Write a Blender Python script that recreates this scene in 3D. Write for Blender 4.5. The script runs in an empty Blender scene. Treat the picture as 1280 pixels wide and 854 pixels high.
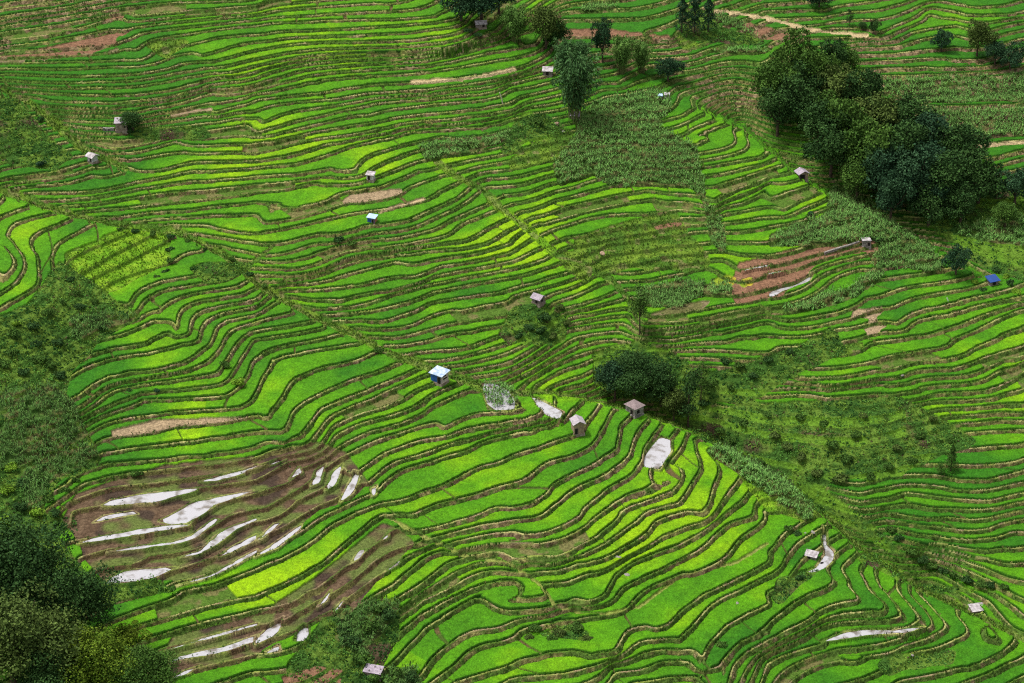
import bpy, bmesh, math, random
import numpy as np
from mathutils import Vector, Matrix, Euler
SC = bpy.context.scene
COL = SC.collection
QUAL = 1.0          # grid density of the hillside
# ---------------------------------------------------------------------------
# Terrace edges: survey lines of the hillside, one per terrace lip, in sheets of
# 320 x 213 units (the four numbers after '@' are the sheet column and row).
LINES = """
@0 0
0,52 230,22 310,8
0,95 180,60 360,35
0,142 200,107 420,68
0,170 150,150 450,95
0,222 250,180 450,130 530,95 640,72
0,300 200,290 560,265 620,245
0,345 250,320 480,305 700,300
0,375 250,360 550,335
0,425 200,405 500,385 720,365 850,345
30,440 280,435 480,415 690,400 870,370 1000,345
40,475 200,460 370,450 570,440 820,405 1040,370
85,500 280,470 580,465 840,440
160,530 350,500 560,490 840,458 1000,425
350,535 640,520 870,480 1050,425 1200,400 1277,390
610,545 790,530 900,510 1050,460
460,70 620,40 860,12 1210,5
650,90 900,62 1277,30
710,130 900,110 1100,90
750,160 970,130 1277,105
850,185 1060,150 1277,120
940,230 1080,190 1277,165
1020,280 1150,235 1277,205
1070,310 1277,250
1130,335 1277,295
1160,365 1277,330
1200,390 1277,372
310,620 420,600 560,595
380,650 570,630
470,705 560,690 650,670
530,755 640,710
590,790 800,740 870,710
570,835 750,790 910,765
690,852 860,854 950,815 1277,808
750,655 950,625 1170,595
1060,650 1180,630 1277,610
1090,565 1150,545 1277,510
100,725 320,680
200,750 370,710
0,835 150,810
@1 0
0,75 150,45 420,28 610,15
90,90 300,80 560,62 760,52
0,130 100,110 400,100 700,100 890,88
0,180 130,155 400,150 650,135 1000,100
0,215 210,185 500,182 760,168 900,145
0,255 200,218 380,208 560,215 720,215 870,200 1010,180
0,297 200,262 450,243 700,245 900,235 1060,190
0,330 200,290 450,268 700,260 900,255 1210,165
0,385 100,350 250,315 450,292 700,288 900,270
40,410 250,345 500,322 800,312 1000,280 1250,200
80,428 300,368 560,348 850,328 1277,240
130,447 300,397 500,374 800,362 1000,340 1277,290
210,460 380,415 600,400 850,395 1000,378 1277,330
300,475 430,450 600,428 770,418 1000,403 1277,362
0,495 150,485 310,470
0,560 60,530 250,505 430,495
10,640 100,580 250,545 440,520
50,660 200,610 350,570 440,545
80,690 250,640 420,590 530,570
0,715 200,680 450,630 600,615
0,770 250,705 350,690 640,650
0,805 100,800 250,760 380,710
20,835 200,825 350,780 500,720 660,680
430,490 600,465 850,460
540,530 600,515 820,490
560,580 650,550 800,530 1000,510 1110,505
600,610 800,580 1000,560 1277,530
650,650 720,620 900,605 1100,600 1277,555
700,680 800,650 1000,640 1277,590
740,725 830,705 930,680
@2 0
0,225 40,205
0,265 120,235
0,300 150,255
0,355 100,325 170,260
0,415 100,395 200,375
0,450 110,435 210,400
0,585 110,570
10,760 150,710 300,705
0,800 200,760 300,730
740,565 840,520 830,480
860,570 920,520 900,500
960,570 1040,540
930,635 1050,590 1110,570
930,665 1040,625 1200,590
890,735 980,705
870,775 1000,765 1140,715 1090,650
920,805 1100,775 1200,740 1160,670
930,835 1100,810 1230,790
550,800 630,825
470,485 590,465
540,415 580,385
260,95 600,95
250,180 400,180 800,190
680,220 870,215
690,250 920,240
680,325 830,325 1240,320
830,390 1190,400
880,465 1200,480
@3 0
0,35 150,20
0,62 200,55 270,65
40,105 270,95
280,150 450,145
190,200 500,195
460,245 640,240
430,285 730,265
420,318 640,310 880,290
830,325 1090,318
440,358 840,345 1140,335
470,398 840,380 1240,350
560,425 820,410 980,400 1277,378
600,465 900,440 1277,405
700,490 950,465 1277,440
850,545 1050,535 1277,520
1040,580 1277,570
1000,690 1277,660
1010,755 1100,720 1277,705
1120,810 1160,780 1277,755
560,170 760,95
720,165 930,130
1100,160 1277,100
1110,185 1277,150
1000,80 1277,75
600,185 700,140 800,70
@0 1
0,52 150,35 270,5
0,80 200,55 300,40 375,5
60,105 250,80 400,50 450,10
200,155 420,125 560,85 700,40 870,5
300,185 500,140 620,100 800,60 950,20
400,220 600,155 800,110 900,85 1277,40
570,240 700,200 900,150 1277,80
660,262 900,215 1100,150 1277,120
790,285 960,240 1277,165
860,292 1000,265 1277,215
900,318 1277,305
0,240 60,210 150,190
30,330 30,290 100,255 270,215
190,430 135,350 180,310 290,280 375,240
270,480 245,455 280,370 400,310 500,255
0,585 60,530 100,450 30,370
0,610 100,555 140,470 60,340
0,710 100,640 210,580 190,480
0,755 150,690 270,610 265,500
360,440 500,370 670,300
420,510 560,420 760,320
440,535 640,450 840,340
560,550 700,500 860,460
660,680 670,610 760,575 900,545 1100,510
700,680 720,640 800,600 1000,575 1140,540
800,700 870,640 1000,610 1190,585
890,790 880,710 950,665 1210,620
950,810 940,740 1000,700 1100,680 1277,655
1000,840 990,780 1040,730 1277,690
1060,854 1070,780 1130,740 1277,715
1130,830 1160,790 1277,760
580,830 700,790 760,750
760,845 840,800
@1 1
0,40 200,25 500,10
0,112 150,100 370,40
0,170 150,145 350,80 510,45
80,215 250,190 380,165 420,110 550,90
0,305 200,255 380,190 450,170
0,330 200,290 400,240 600,200 900,140
300,350 500,320 560,300
0,425 100,420 150,385 300,335
20,460 120,460 200,425 310,370
70,500 200,495 300,450 390,395
100,540 250,520 380,470 430,420 600,400 750,375
160,578 300,545 440,480 540,455
550,445 780,415 900,400 1000,395
200,612 350,590 450,545 560,505 700,455
290,650 420,610 500,590 620,540
320,685 450,650 520,610 640,580
380,710 500,690 640,620
410,748 550,710 640,680
530,775 640,770 700,720 880,640
700,828 760,810 830,740 980,685
860,675 960,655 1277,610
780,830 900,770 1100,700 1277,665
880,854 960,800 1277,735
610,665 740,610 930,565
640,595 800,555 920,480
610,280 760,260 860,205 1000,150 1100,65
560,320 780,300 880,240 1000,195 1150,85
500,355 700,335 900,300 950,255 1100,200 1230,130
780,365 900,345 990,320 1000,270 1150,220 1277,165
950,365 1080,355 1130,300 1277,230
1000,400 1170,375 1200,330 1277,290
880,455 1100,410 1277,370
890,530 1000,515 1277,460
1000,545 1120,525 1277,490
890,615 1100,570 1277,530
680,60 760,30 800,5
770,80 930,25
870,125 1030,55
0,710 80,670 140,640
0,750 100,730 160,715
0,800 200,770 270,760
0,840 200,810 310,790
@2 1
0,122 100,110 180,65 340,50
360,65 430,55 560,8
40,165 165,125
90,205 210,155
130,245 250,190 430,155 660,105
170,275 400,210 480,190 690,150
200,300 420,235 560,232 700,228 800,205
280,345 470,320 600,290 690,285
480,375 700,345 970,305
630,420 800,385 950,375
490,500 640,490 760,445
570,545 700,525 850,480 1040,455
600,585 740,565 860,540 900,510 970,490
0,235 50,205
0,300 100,235
0,340 130,265
0,415 50,370 190,310
50,440 110,410 270,345
0,495 160,460
0,545 200,490
0,600 280,545 340,500 420,470
0,625 200,585 300,560
220,630 350,600 400,550 500,515
260,680 400,655 560,570
380,690 520,650 620,605
0,740 130,705
250,740 530,695
340,765 570,725
280,805 540,775
670,785 850,760 960,730 1100,690
680,810 840,805 960,765 1180,710
690,830 900,818 1277,740
1100,835 1180,790 1277,755
660,730 800,715 950,680 1070,650
1020,160 1100,100 1277,50
1060,185 1195,160 1277,80
1070,215 1277,180
1150,500 1277,475
1110,650 1277,600
1120,680 1200,670 1277,630
@3 1
20,145 100,110 250,65
90,195 110,170 200,140 320,85
140,215 200,185 300,150 350,105
170,225 340,170
0,285 190,250
0,365 150,335 250,290
0,440 120,420 300,380 450,345
0,480 100,465 150,430 300,395
0,520 150,490 250,445 500,385
0,595 200,540 270,480 500,405
0,660 130,620 220,575 240,520 320,500
0,695 150,660 280,600 300,545 460,490
340,625 440,605 440,570 560,540 780,515
500,640 590,630 640,590 920,550
640,680 720,640 990,595
650,780 700,720 800,700 900,690 1000,655 1200,600
700,790 720,750 800,725 900,710 1060,670 1277,635
190,745 350,720 470,665
0,854 200,845 350,795
920,850 1100,770 1180,730 1277,690
440,845 680,800
510,854 720,830
@0 2
340,130 480,60 740,15
320,195 440,115 600,70 780,55 910,10
330,315 420,265 520,190 760,150 930,115 1000,50
500,295 560,240 800,205 1080,165
720,292 900,290 1110,275
430,470 520,410 640,385 900,355 1200,335
530,490 700,465 800,455 900,425 1100,405 1277,375
510,570 700,530 900,510 1277,455
540,610 800,600 1000,582 1277,530
390,720 600,670 800,640 1000,620 1277,580
210,660 320,620
160,720 270,670
160,820 370,700
380,790 550,725 800,705 1277,640
370,840 500,820 900,755 1277,690
@0 3
280,110 600,50 870,45
350,160 620,130 940,80
540,190 800,165 960,135 1080,70
750,215 960,200 1060,160 1140,95 1277,50
520,365 700,345 880,290 1060,240 1277,145
870,360 1040,320 1277,210
930,395 1100,375 1200,320 1277,295
740,565 900,515 1277,430
760,640 950,570 1200,530 1277,500
810,685 1000,635 1277,570
840,750 1000,710 1180,690 1277,645
850,830 1000,780 1277,710
@1 2
0,90 100,30 220,5
90,80 250,50 450,15
60,350 35,220 120,130 200,85 440,65
100,340 130,300 180,190 300,140 480,100 600,50
140,490 190,400 185,325 300,275 440,200 620,150 760,85
230,480 290,420 290,345 400,310 560,245 680,205 850,120
280,500 330,440 350,380 480,320 620,270 740,210 900,150
390,430 450,390 560,345 720,310 800,250
400,465 470,425 560,390 700,370 830,320
590,445 720,420 820,380 870,340
440,575 540,520 640,470 720,450 890,410
500,655 590,590 640,555 780,500 960,475
570,700 620,640 720,590 900,545 1060,475
620,720 700,650 850,600 1050,550 1150,490 1277,465
640,810 800,770 1000,690 1080,640 1200,610 1277,575
800,854 850,820 1000,790 1277,710
950,440 980,410 1100,365 1277,355
1060,460 1100,435 1277,405
870,330 1060,245
930,335 1120,275
0,570 170,520
0,690 100,640 150,600
0,760 200,700 230,640
60,830 270,710 340,640
200,790 350,735 430,620
390,790 470,760 520,690
820,60 1000,10
900,95 1080,25
1010,105 1190,20
1160,160 1277,110
@2 2
0,355 90,345
0,410 170,375
0,455 250,400
0,575 200,510 320,470
0,710 80,690 150,610 300,580 440,510 440,430 490,360
0,830 130,800 200,710 380,640 520,540
160,854 240,790 290,740 470,680 580,570
350,854 400,800 480,735 600,680 620,630
460,854 520,800 680,760 750,720 800,680
540,850 620,800 790,755
525,500 530,430 580,380
650,590 660,500 730,460 740,400
740,630 820,590 860,500
840,810 900,700 960,630 900,500
960,854 1010,790 990,710 1060,650 980,560
0,110 120,30
10,190 100,150 200,75 300,30
100,195 180,140 290,90
250,235 370,235 430,110
740,80 1000,50 1277,45
960,330 1277,300
@3 2
170,175 400,150 550,105
280,215 450,185 660,140 800,100 920,100 1090,10
540,100 640,70 900,30
730,145 960,140 1060,90 1277,25
600,235 700,220 800,185 1030,175 1110,120 1277,70
770,225 1000,215 1110,190 1180,115
610,285 800,250
820,268 1100,265 1220,200 1277,140
690,335 850,295 1100,290 1277,240
760,370 900,340 1277,315
790,400 950,380 1180,355
890,425 1180,390
970,465 1277,440
1020,545 1277,515
1020,635 1240,610
930,720 1100,715 1277,650
700,770 870,775 1070,760 1277,710
0,300 140,265 400,245 560,215
0,385 300,310 600,275
470,780 520,720 590,690
480,835 600,770
@1 3
0,290 150,230 310,140 350,80 490,10
0,430 180,350 370,240 480,130 620,20
0,500 130,480 300,410 480,300 560,200 690,90
200,500 330,430 400,370 540,280 700,180 850,150
380,500 480,420 600,330 740,235
500,475 640,395 740,330 820,230 930,190
690,440 830,370 930,270 1020,225
840,435 960,410 1100,300 1277,285
600,740 700,620 840,520 960,430 1140,370 1277,355
640,790 700,740 840,590
830,555 1000,490 1130,400 1277,375
830,820 870,740 1000,640 1060,600 1200,580 1277,550
870,854 960,800 1080,680 1277,625
1000,850 1277,770
0,810 200,790 330,720 380,600
790,100 1000,60 1130,10
840,130 1040,85 1277,45
950,160 1150,115 1277,95
1000,180 1150,140 1277,135
1040,215 1277,180
@2 3
0,100 170,70 260,0
0,135 220,100 340,20
0,180 330,140 410,80 480,10
0,240 200,240 330,190 500,80 560,0
350,210 470,160 620,60 680,0
340,265 400,265 540,200 690,120 700,50 860,0
80,285 230,295 330,250
150,355 310,350 410,280
180,455 380,460 500,395 500,320 560,285 700,215 780,190
510,400 600,360 800,280 970,170 1060,60 1210,30
340,505 560,505 640,400 850,310
860,325 920,320 1110,200 1110,140 1240,80 1250,0
950,310 1100,270 1277,160
600,540 690,550 740,420 880,370 960,340
720,590 780,590 860,490 990,405 1277,260
850,650 890,590 1010,450 1277,320
960,780 960,700 1080,560 1277,470
1040,854 1080,720 1150,650 1277,600
1070,840 1110,740 1277,640
260,805 470,745
510,790 600,800 760,745 880,750
610,840 800,835 970,815
660,700 880,695
400,720 510,700
0,835 250,805
40,580 200,545 320,500
0,440 160,430
0,490 190,480
@3 3
0,400 60,380 180,240
180,430 220,420 370,350
0,635 240,520 320,465 490,445 440,400 370,330 375,290
260,530 400,515 610,510 600,450 480,350 470,300
300,575 420,550 720,550 660,450 550,370 540,300
250,620 360,575 800,575 800,540 700,470 620,400
300,690 450,690 640,640 830,575
400,720 600,710 720,655 930,575 880,540 740,400
690,700 850,680 1030,600 960,530
1000,745 1150,690 1200,640 1100,560
670,845 850,810 1000,770 1190,660
990,854 1230,755
0,750 200,670 280,670
100,854 180,790 390,720
600,25 900,10
640,70 830,60 900,20
680,150 820,150 940,115 1100,70
840,165 1010,165 1100,110 1265,50
790,210 1080,215 1210,130
830,245 1220,250 1277,210
860,290 960,320 1277,335
1110,405 1277,440
"""
# mean distance between neighbouring terrace lips over the hillside
SPACING = [
 [ 9, 8, 8, 9,13,16,13,10,10],
 [ 9, 9, 9, 9,11,14,13,12,11],
 [11,12,13,13,12,11,12,12,12],
 [16,16,15,12,12,13,14,15,15],
 [20,18,18,15,13,13,14,15,15],
 [20,20,20,15,16,20,14,14,14],
 [18,18,16,18,20,20,18,16,15],
 [18,18,20,22,20,18,18,17,15],
 [20,20,22,22,18,18,18,18,18]]
import numpy as np
F_PX, CW, CH = 2887.0, 1280.0, 854.0
CELL = 5.0
U0, V0 = -330.0, -200.0
NU, NV = 389, 271                      # covers u -330..1610, v -200..1150

def read_lines():
    out = []; c = r = 0; m = 1
    for ln in LINES.strip().splitlines():
        if ln[0] == '@':
            c, r = map(int, ln[1:].split()); continue
        m = 1
        if ln.startswith('2 '): m = 2; ln = ln[2:]
        pts = np.array([[float(t) for t in q.split(',')] for q in ln.split()]) / 3.99
        pts += (320*c, (0, 213, 427, 640)[r])
        out.append((m, pts))
    return out

def resample(p, step):
    d = np.hypot(*np.diff(p, axis=0).T); s = np.r_[0, np.cumsum(d)]
    n = max(2, int(s[-1]/step)+1); t = np.linspace(0, s[-1], n)
    q = np.stack([np.interp(t, s, p[:,0]), np.interp(t, s, p[:,1])], 1)
    if n > 6:
        for _ in range(7):
            q[1:-1] = .25*q[:-2] + .5*q[1:-1] + .25*q[2:]
    return q

def spacing(u, v):
    S = np.array(SPACING, float)*np.array([.90, .90, .90, .92, .95, 1.0, 1.06, 1.08, 1.08])[:, None]
    x = np.clip(u/160, 0, 7.999); y = np.clip(v/106.75, 0, 7.999)
    i = x.astype(int); j = y.astype(int); fx = x-i; fy = y-j
    return ((S[j,i]*(1-fx)+S[j,i+1]*fx)*(1-fy) + (S[j+1,i]*(1-fx)+S[j+1,i+1]*fx)*fy)

CREASES = ["0,242 60,262 150,285 215,292 280,320 330,362 390,397 450,422 490,442 560,470 640,490 720,497 800,515 880,545 950,588 1010,622 1080,690 1150,735 1230,772 1290,805",
           "0,113 40,135 80,165 110,190 140,206", "545,200 600,235 640,272 700,320 760,352 800,392", "835,520 900,560 980,600 1040,640 1110,668 1160,705 1240,735",
           "170,60 205,75 250,98 262,110 330,122", "480,645 530,672 580,695 640,706 678,735 692,757"]
def crease_weight(cell, nu, nv):
    bu, bv = np.meshgrid(U0+cell*np.arange(nu), V0+cell*np.arange(nv)); d = np.full(bu.shape, 1e9)
    for s in CREASES:
        p = np.array([[float(t) for t in q.split(',')] for q in s.split()])
        for a, b in zip(p[:-1], p[1:]):
            ab = b-a; t = np.clip(((bu-a[0])*ab[0]+(bv-a[1])*ab[1])/(ab@ab), 0, 1); d = np.minimum(d, np.hypot(bu-a[0]-t*ab[0], bv-a[1]-t*ab[1]))
    return np.where(d < max(cell*.75, 4.0), .03, 1.0)
def solve_levels(verbose=False):
    lines = read_lines()
    polys = [(m, resample(p, 6.0)) for m, p in lines]
    # gradient samples along the lines
    GP, GX, GY = [], [], []
    for m, q in polys:
        t = np.gradient(q, axis=0); L = np.hypot(t[:,0], t[:,1])+1e-9
        n = np.stack([t[:,1], -t[:,0]], 1)/L[:,None]
        s = np.sum((n @ np.array([-.8, -1.])))
        if s < 0: n = -n
        p = spacing(q[:,0], q[:,1])
        GP.append(q); GX.append(n[:,0]/p); GY.append(n[:,1]/p)
    GP = np.concatenate(GP); GX = np.concatenate(GX); GY = np.concatenate(GY)
    def solve(cell, nu, nv, x0, pins, iters, wpin, wb):
        N = nu*nv
        def bil(P):
            x = np.clip((P[:,0]-U0)/cell, 0, nu-1.001); y = np.clip((P[:,1]-V0)/cell, 0, nv-1.001)
            i = x.astype(int); j = y.astype(int); fx = x-i; fy = y-j
            idx = np.stack([j*nu+i, j*nu+i+1, (j+1)*nu+i, (j+1)*nu+i+1])
            w = np.stack([(1-fx)*(1-fy), fx*(1-fy), (1-fx)*fy, fx*fy])
            return idx, w
        e = 3.0
        ix1, w1 = bil(GP+(e,0)); ix2, w2 = bil(GP-(e,0))
        iy1, v1 = bil(GP+(0,e)); iy2, v2 = bil(GP-(0,e))
        gi = np.concatenate([ix1, ix2]); gw = np.concatenate([w1, -w2])/(2*e)*16
        hi = np.concatenate([iy1, iy2]); hw = np.concatenate([v1, -v2])/(2*e)*16
        bu, bv = np.meshgrid(U0+cell*np.arange(nu), V0+cell*np.arange(nv))
        # weak prior: rising away from the viewer, tilted up to the left
        pr = spacing(bu.ravel(), bv.ravel()).reshape(nv, nu)
        px = -.35/pr; py = -.9/pr
        wp = .02*16*16
        cw = crease_weight(cell, nu, nv)*wb; wx_ = cw[:, 1:-1]; wy_ = cw[1:-1]; wd_ = cw[1:, 1:]
        if pins is not None: pi, pw = bil(pins[0])
        def A(x):
            X = x.reshape(nv, nu); Y = np.zeros_like(X)
            # weak prior gradient
            d = (X[:,1:]-X[:,:-1])/cell; Y[:,1:] += wp*d/cell; Y[:,:-1] -= wp*d/cell
            d = (X[1:]-X[:-1])/cell; Y[1:] += wp*d/cell; Y[:-1] -= wp*d/cell
            d = X[:,2:]-2*X[:,1:-1]+X[:,:-2]; d = wx_*d; Y[:,2:] += d; Y[:,:-2] += d; Y[:,1:-1] -= 2*d
            d = X[2:]-2*X[1:-1]+X[:-2]; d = wy_*d; Y[2:] += d; Y[:-2] += d; Y[1:-1] -= 2*d
            d = X[1:,1:]-X[1:,:-1]-X[:-1,1:]+X[:-1,:-1]
            d = 2*wd_*d; Y[1:,1:] += d; Y[1:,:-1] -= d; Y[:-1,1:] -= d; Y[:-1,:-1] += d
            y = Y.ravel()
            g = (gw*x[gi]).sum(0); y = y + np.bincount(gi.ravel(), (gw*g).ravel(), N)
            g = (hw*x[hi]).sum(0); y = y + np.bincount(hi.ravel(), (hw*g).ravel(), N)
            if pins is not None:
                g = (pw*x[pi]).sum(0)*wpin; y = y + np.bincount(pi.ravel(), (pw*g).ravel(), N)
            return y + 1e-7*x
        b = np.bincount(gi.ravel(), (gw*GX*16).ravel(), N) + np.bincount(hi.ravel(), (hw*GY*16).ravel(), N)
        B = np.zeros((nv, nu))
        d = .5*(px[:,1:]+px[:,:-1]); B[:,1:] += wp*d/cell; B[:,:-1] -= wp*d/cell
        d = .5*(py[1:]+py[:-1]); B[1:] += wp*d/cell; B[:-1] -= wp*d/cell
        b = b + B.ravel()
        if pins is not None: b = b + np.bincount(pi.ravel(), (pw*pins[1]*wpin).ravel(), N)
        x = x0.ravel().copy(); r = b-A(x); p = r.copy(); rs = r@r
        for k in range(iters):
            Ap = A(p); a = rs/(p@Ap); x += a*p; r -= a*Ap; rn = r@r
            if rn < 1e-10*max(1, b@b): break
            p = r+rn/rs*p; rs = rn
        return x.reshape(nv, nu)
    def up(X, nu, nv):
        a = np.linspace(0, X.shape[0]-1, nv); c = np.linspace(0, X.shape[1]-1, nu)
        j = np.minimum(a.astype(int), X.shape[0]-2); i = np.minimum(c.astype(int), X.shape[1]-2)
        fy = (a-j)[:,None]; fx = (c-i)[None]
        return (X[j][:,i]*(1-fx)+X[j][:,i+1]*fx)*(1-fy)+(X[j+1][:,i]*(1-fx)+X[j+1][:,i+1]*fx)*fy
    c4 = CELL*4; n4u, n4v = (NU-1)//4+1, (NV-1)//4+1
    x = solve(c4, n4u, n4v, np.zeros((n4v, n4u)), None, 900, 1, .4)
    c2 = CELL*2; n2u, n2v = (NU-1)//2+1, (NV-1)//2+1
    x = solve(c2, n2u, n2v, up(x, n2u, n2v), None, 400, 1, .8)
    def sample(X, cell, P):
        i = np.clip((P[:,0]-U0)/cell, 0, X.shape[1]-1.001); j = np.clip((P[:,1]-V0)/cell, 0, X.shape[0]-1.001)
        a = i.astype(int); b = j.astype(int); fx = i-a; fy = j-b
        return (X[b,a]*(1-fx)+X[b,a+1]*fx)*(1-fy)+(X[b+1,a]*(1-fx)+X[b+1,a+1]*fx)*fy
    iu = int(round((640-U0)/c2)); iv = int(round((427-V0)/c2)); x = x - x[iv, iu]
    # which line lies directly uphill of which (so that no two share a level)
    allp = np.concatenate([q for m, q in polys]); own = np.concatenate([np.full(len(q), k) for k, (m, q) in enumerate(polys)])
    nrm = np.stack([GX, GY], 1); nrm = nrm/np.hypot(GX, GY)[:,None]
    votes = {}
    for k in range(0, len(allp), 2):
        d = allp-allp[k]
        along = d @ nrm[k]; side = np.abs(d @ np.array([-nrm[k,1], nrm[k,0]]))
        sp = spacing(*allp[k])*polys[own[k]][0]
        ok = (along > 2) & (along < 1.9*sp) & (side < 4) & (own != own[k]) & ((nrm @ nrm[k]) > .5)
        if ok.any():
            j = np.where(ok)[0]; j = j[np.argmin(along[j])]
            votes[(own[k], own[j])] = votes.get((own[k], own[j]), 0)+1
    above = [(a, b) for (a, b), c in votes.items() if c >= 2 and c > votes.get((b, a), 0)]
    # lines of neighbouring sheets that carry one another on
    cand = []
    for a in range(len(polys)):
        qa = polys[a][1]; da = qa[-1]-qa[max(0, len(qa)-4)]; da = da/(np.hypot(*da)+1e-9)
        for b in range(len(polys)):
            if a == b: continue
            qb = polys[b][1]; g = qb[0]-qa[-1]; db_ = qb[min(3, len(qb)-1)]-qb[0]; db_ = db_/(np.hypot(*db_)+1e-9)
            gl = np.hypot(*g)
            if gl > 32 or da @ db_ < .6: continue
            al = g @ da; pe = abs(g[0]*da[1]-g[1]*da[0])
            if al > -6 and pe < 4.2: cand.append((pe+.08*gl, a, b))
    cand.sort(); joins = []; usedA, usedB = set(), set()
    mu1 = np.array([np.median(sample(x, c2, q)) for m, q in polys]); abset = set(above)
    for c, a, b in cand:
        if a in usedA or b in usedB or abs(mu1[a]-mu1[b]) > 1.6 or (a, b) in abset or (b, a) in abset: continue
        usedA.add(a); usedB.add(b); joins.append((a, b))
    def mkpins(X, cell, soft=False):
        mu = np.array([np.median(sample(X, cell, q)) for m, q in polys])
        t = mu.copy()
        for it in range(300):
            for a, b in joins:
                d = .4*(t[a]-t[b]); t[a] -= d; t[b] += d
            for a, b in above:
                d = 1.0-(t[b]-t[a])
                if d > 0: t[a] -= .5*d; t[b] += .5*d
            t += .02*(mu-t)
        if soft:
            if verbose: print('soft', np.abs(t-mu).mean(), np.abs(t-mu).max())
            return np.concatenate([q for m, q in polys]), np.concatenate([np.full(len(q), t[k]) for k, (m, q) in enumerate(polys)])
        par = list(range(len(t)))
        def root(k):
            while par[k] != k: k = par[k]
            return k
        for a, b in joins: par[root(a)] = root(b)
        gid = np.unique([root(k) for k in range(len(t))], return_inverse=True)[1]
        tg = np.bincount(gid, t)/np.bincount(gid); tig = np.round(tg); dn = {}
        for a, b in above:
            a, b = gid[a], gid[b]
            if tg[a] < tg[b]: dn.setdefault(b, set()).add(a)
        for k in np.argsort(tg):
            lo = max([tig[a]+1 for a in dn.get(k, ())], default=-999)
            tig[k] = max(np.round(tg[k]), lo)
            if tig[k]-tg[k] > 1.0: tig[k] = np.round(tg[k])
        ti = tig[gid]
        out_ = set()
        for a, b in above:
            if ti[b]-ti[a] < 1 and a not in out_ and b not in out_: out_.add(a if len(polys[a][1]) < len(polys[b][1]) else b)
        use = [k for k in range(len(polys)) if k not in out_]
        P = np.concatenate([polys[k][1] for k in use]); T = np.concatenate([np.full(len(polys[k][1]), ti[k]) for k in use])
        if verbose: print('moved', np.abs(ti-mu).mean(), np.abs(ti-mu).max(), 'bad', sum(ti[b]-ti[a] < 1 for a, b in above), len(above), 'joins', len(joins), sum(ti[a] != ti[b] for a, b in joins))
        return (P, T), [(mu[k], ti[k], 0) for k in range(len(polys))]
    for k in range(4):
        pins = mkpins(x, c2, True)
        x = solve(c2, n2u, n2v, x, pins, 160, .7, .8)
    pins, res = mkpins(x, c2)
    x = solve(c2, n2u, n2v, x, pins, 200, 2.0, .8)
    x = up(x, NU, NV)
    x = solve(CELL, NU, NV, x, pins, 220, 6.0, .5)
    return x, polys, res
# ---------------------------------------------------------------------------
# camera geometry (used to carry the survey sheets over to the ground)
CAM_H, PITCH = 206.0, math.radians(28.0)
CP, SP = math.cos(PITCH), math.sin(PITCH)

def project(x, y, z):
    dz = z-CAM_H
    dep = y*CP-dz*SP; up = y*SP+dz*CP
    return CW/2+F_PX*x/dep, CH/2-F_PX*up/dep

def ray(u, v):
    a = (np.asarray(u, float)-CW/2)/F_PX; b = (CH/2-np.asarray(v, float))/F_PX
    return a, CP+b*SP, -SP+b*CP

def plane_hit(u, v, z):
    dx, dy, dz = ray(u, v)
    t = (z-CAM_H)/dz
    return dx*t, dy*t

# ---------------- noise ----------------
_T = np.random.RandomState(7).rand(256, 256).astype(np.float32)
def vnoise(x, y, s, seed=0):
    x = x/s+seed*17.31+1000; y = y/s+seed*9.77+1000
    i = np.floor(x).astype(np.int64); j = np.floor(y).astype(np.int64)
    fx = (x-i).astype(np.float32); fy = (y-j).astype(np.float32)
    fx = fx*fx*(3-2*fx); fy = fy*fy*(3-2*fy)
    i0 = i & 255; i1 = (i+1) & 255; j0 = j & 255; j1 = (j+1) & 255
    return (_T[j0, i0]*(1-fx)+_T[j0, i1]*fx)*(1-fy)+(_T[j1, i0]*(1-fx)+_T[j1, i1]*fx)*fy
def fbm(x, y, s, seed=0, o=3):
    r = 0; a = 1; t = 0
    for k in range(o):
        r = r+a*vnoise(x, y, s/2**k, seed+k*3); t += a; a *= .5
    return r/t
def hash2(a, b, seed=0):
    return _T[(np.asarray(a, np.int64)*37+seed*11) & 255, (np.asarray(b, np.int64)*91+np.asarray(a, np.int64)*13+seed*5) & 255]
def sstep(a, b, x):
    t = np.clip((x-a)/(b-a), 0, 1); return t*t*(3-2*t)

# ---------------- level field -> heights ----------------
LEV, _polys, _res = solve_levels()
def z_of(L):
    return np.where(L < 0, .70*L-.0017*L*L, .70*L-.0007*L*L)
def bil_img(X, u, v):
    i = np.clip((u-U0)/CELL, 0, NU-1.001); j = np.clip((v-V0)/CELL, 0, NV-1.001)
    a = i.astype(int); b = j.astype(int); fx = i-a; fy = j-b
    return (X[b, a]*(1-fx)+X[b, a+1]*fx)*(1-fy)+(X[b+1, a]*(1-fx)+X[b+1, a+1]*fx)*fy
# tame the field outside the surveyed sheets
_bu, _bv = np.meshgrid(U0+CELL*np.arange(NU), V0+CELL*np.arange(NV))
# behind the crest the ground falls away into the gully before it climbs again
def drop_behind(line, amp, reach):
    c = np.array([[float(a) for a in q.split(',')] for q in line.split()])
    d = np.interp(_bu, c[:, 0], c[:, 1])-_bv
    return np.where(d > 0, amp*np.exp(-np.maximum(d, 0)/reach), 0)
LEV = LEV-drop_behind(CREASES[0], (2.6*sstep(-60, 60, _bu)+3.9*sstep(620, 780, _bu))*(1-.7*sstep(1150, 1300, _bu)), 42+23*sstep(600, 780, _bu))
LEV = LEV-drop_behind("830,112 880,140 930,160 980,202 1010,228 1060,257 1110,282 1180,318 1235,350", 5.0*sstep(850, 930, _bu)*(1-sstep(1190, 1300, _bu)), 60)
LEV = LEV-drop_behind("0,113 40,135 80,165 110,190 140,206 165,218", 2.2*sstep(-60, 20, _bu)*(1-sstep(120, 175, _bu)), 35)
ZIMG = z_of(LEV)

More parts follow.
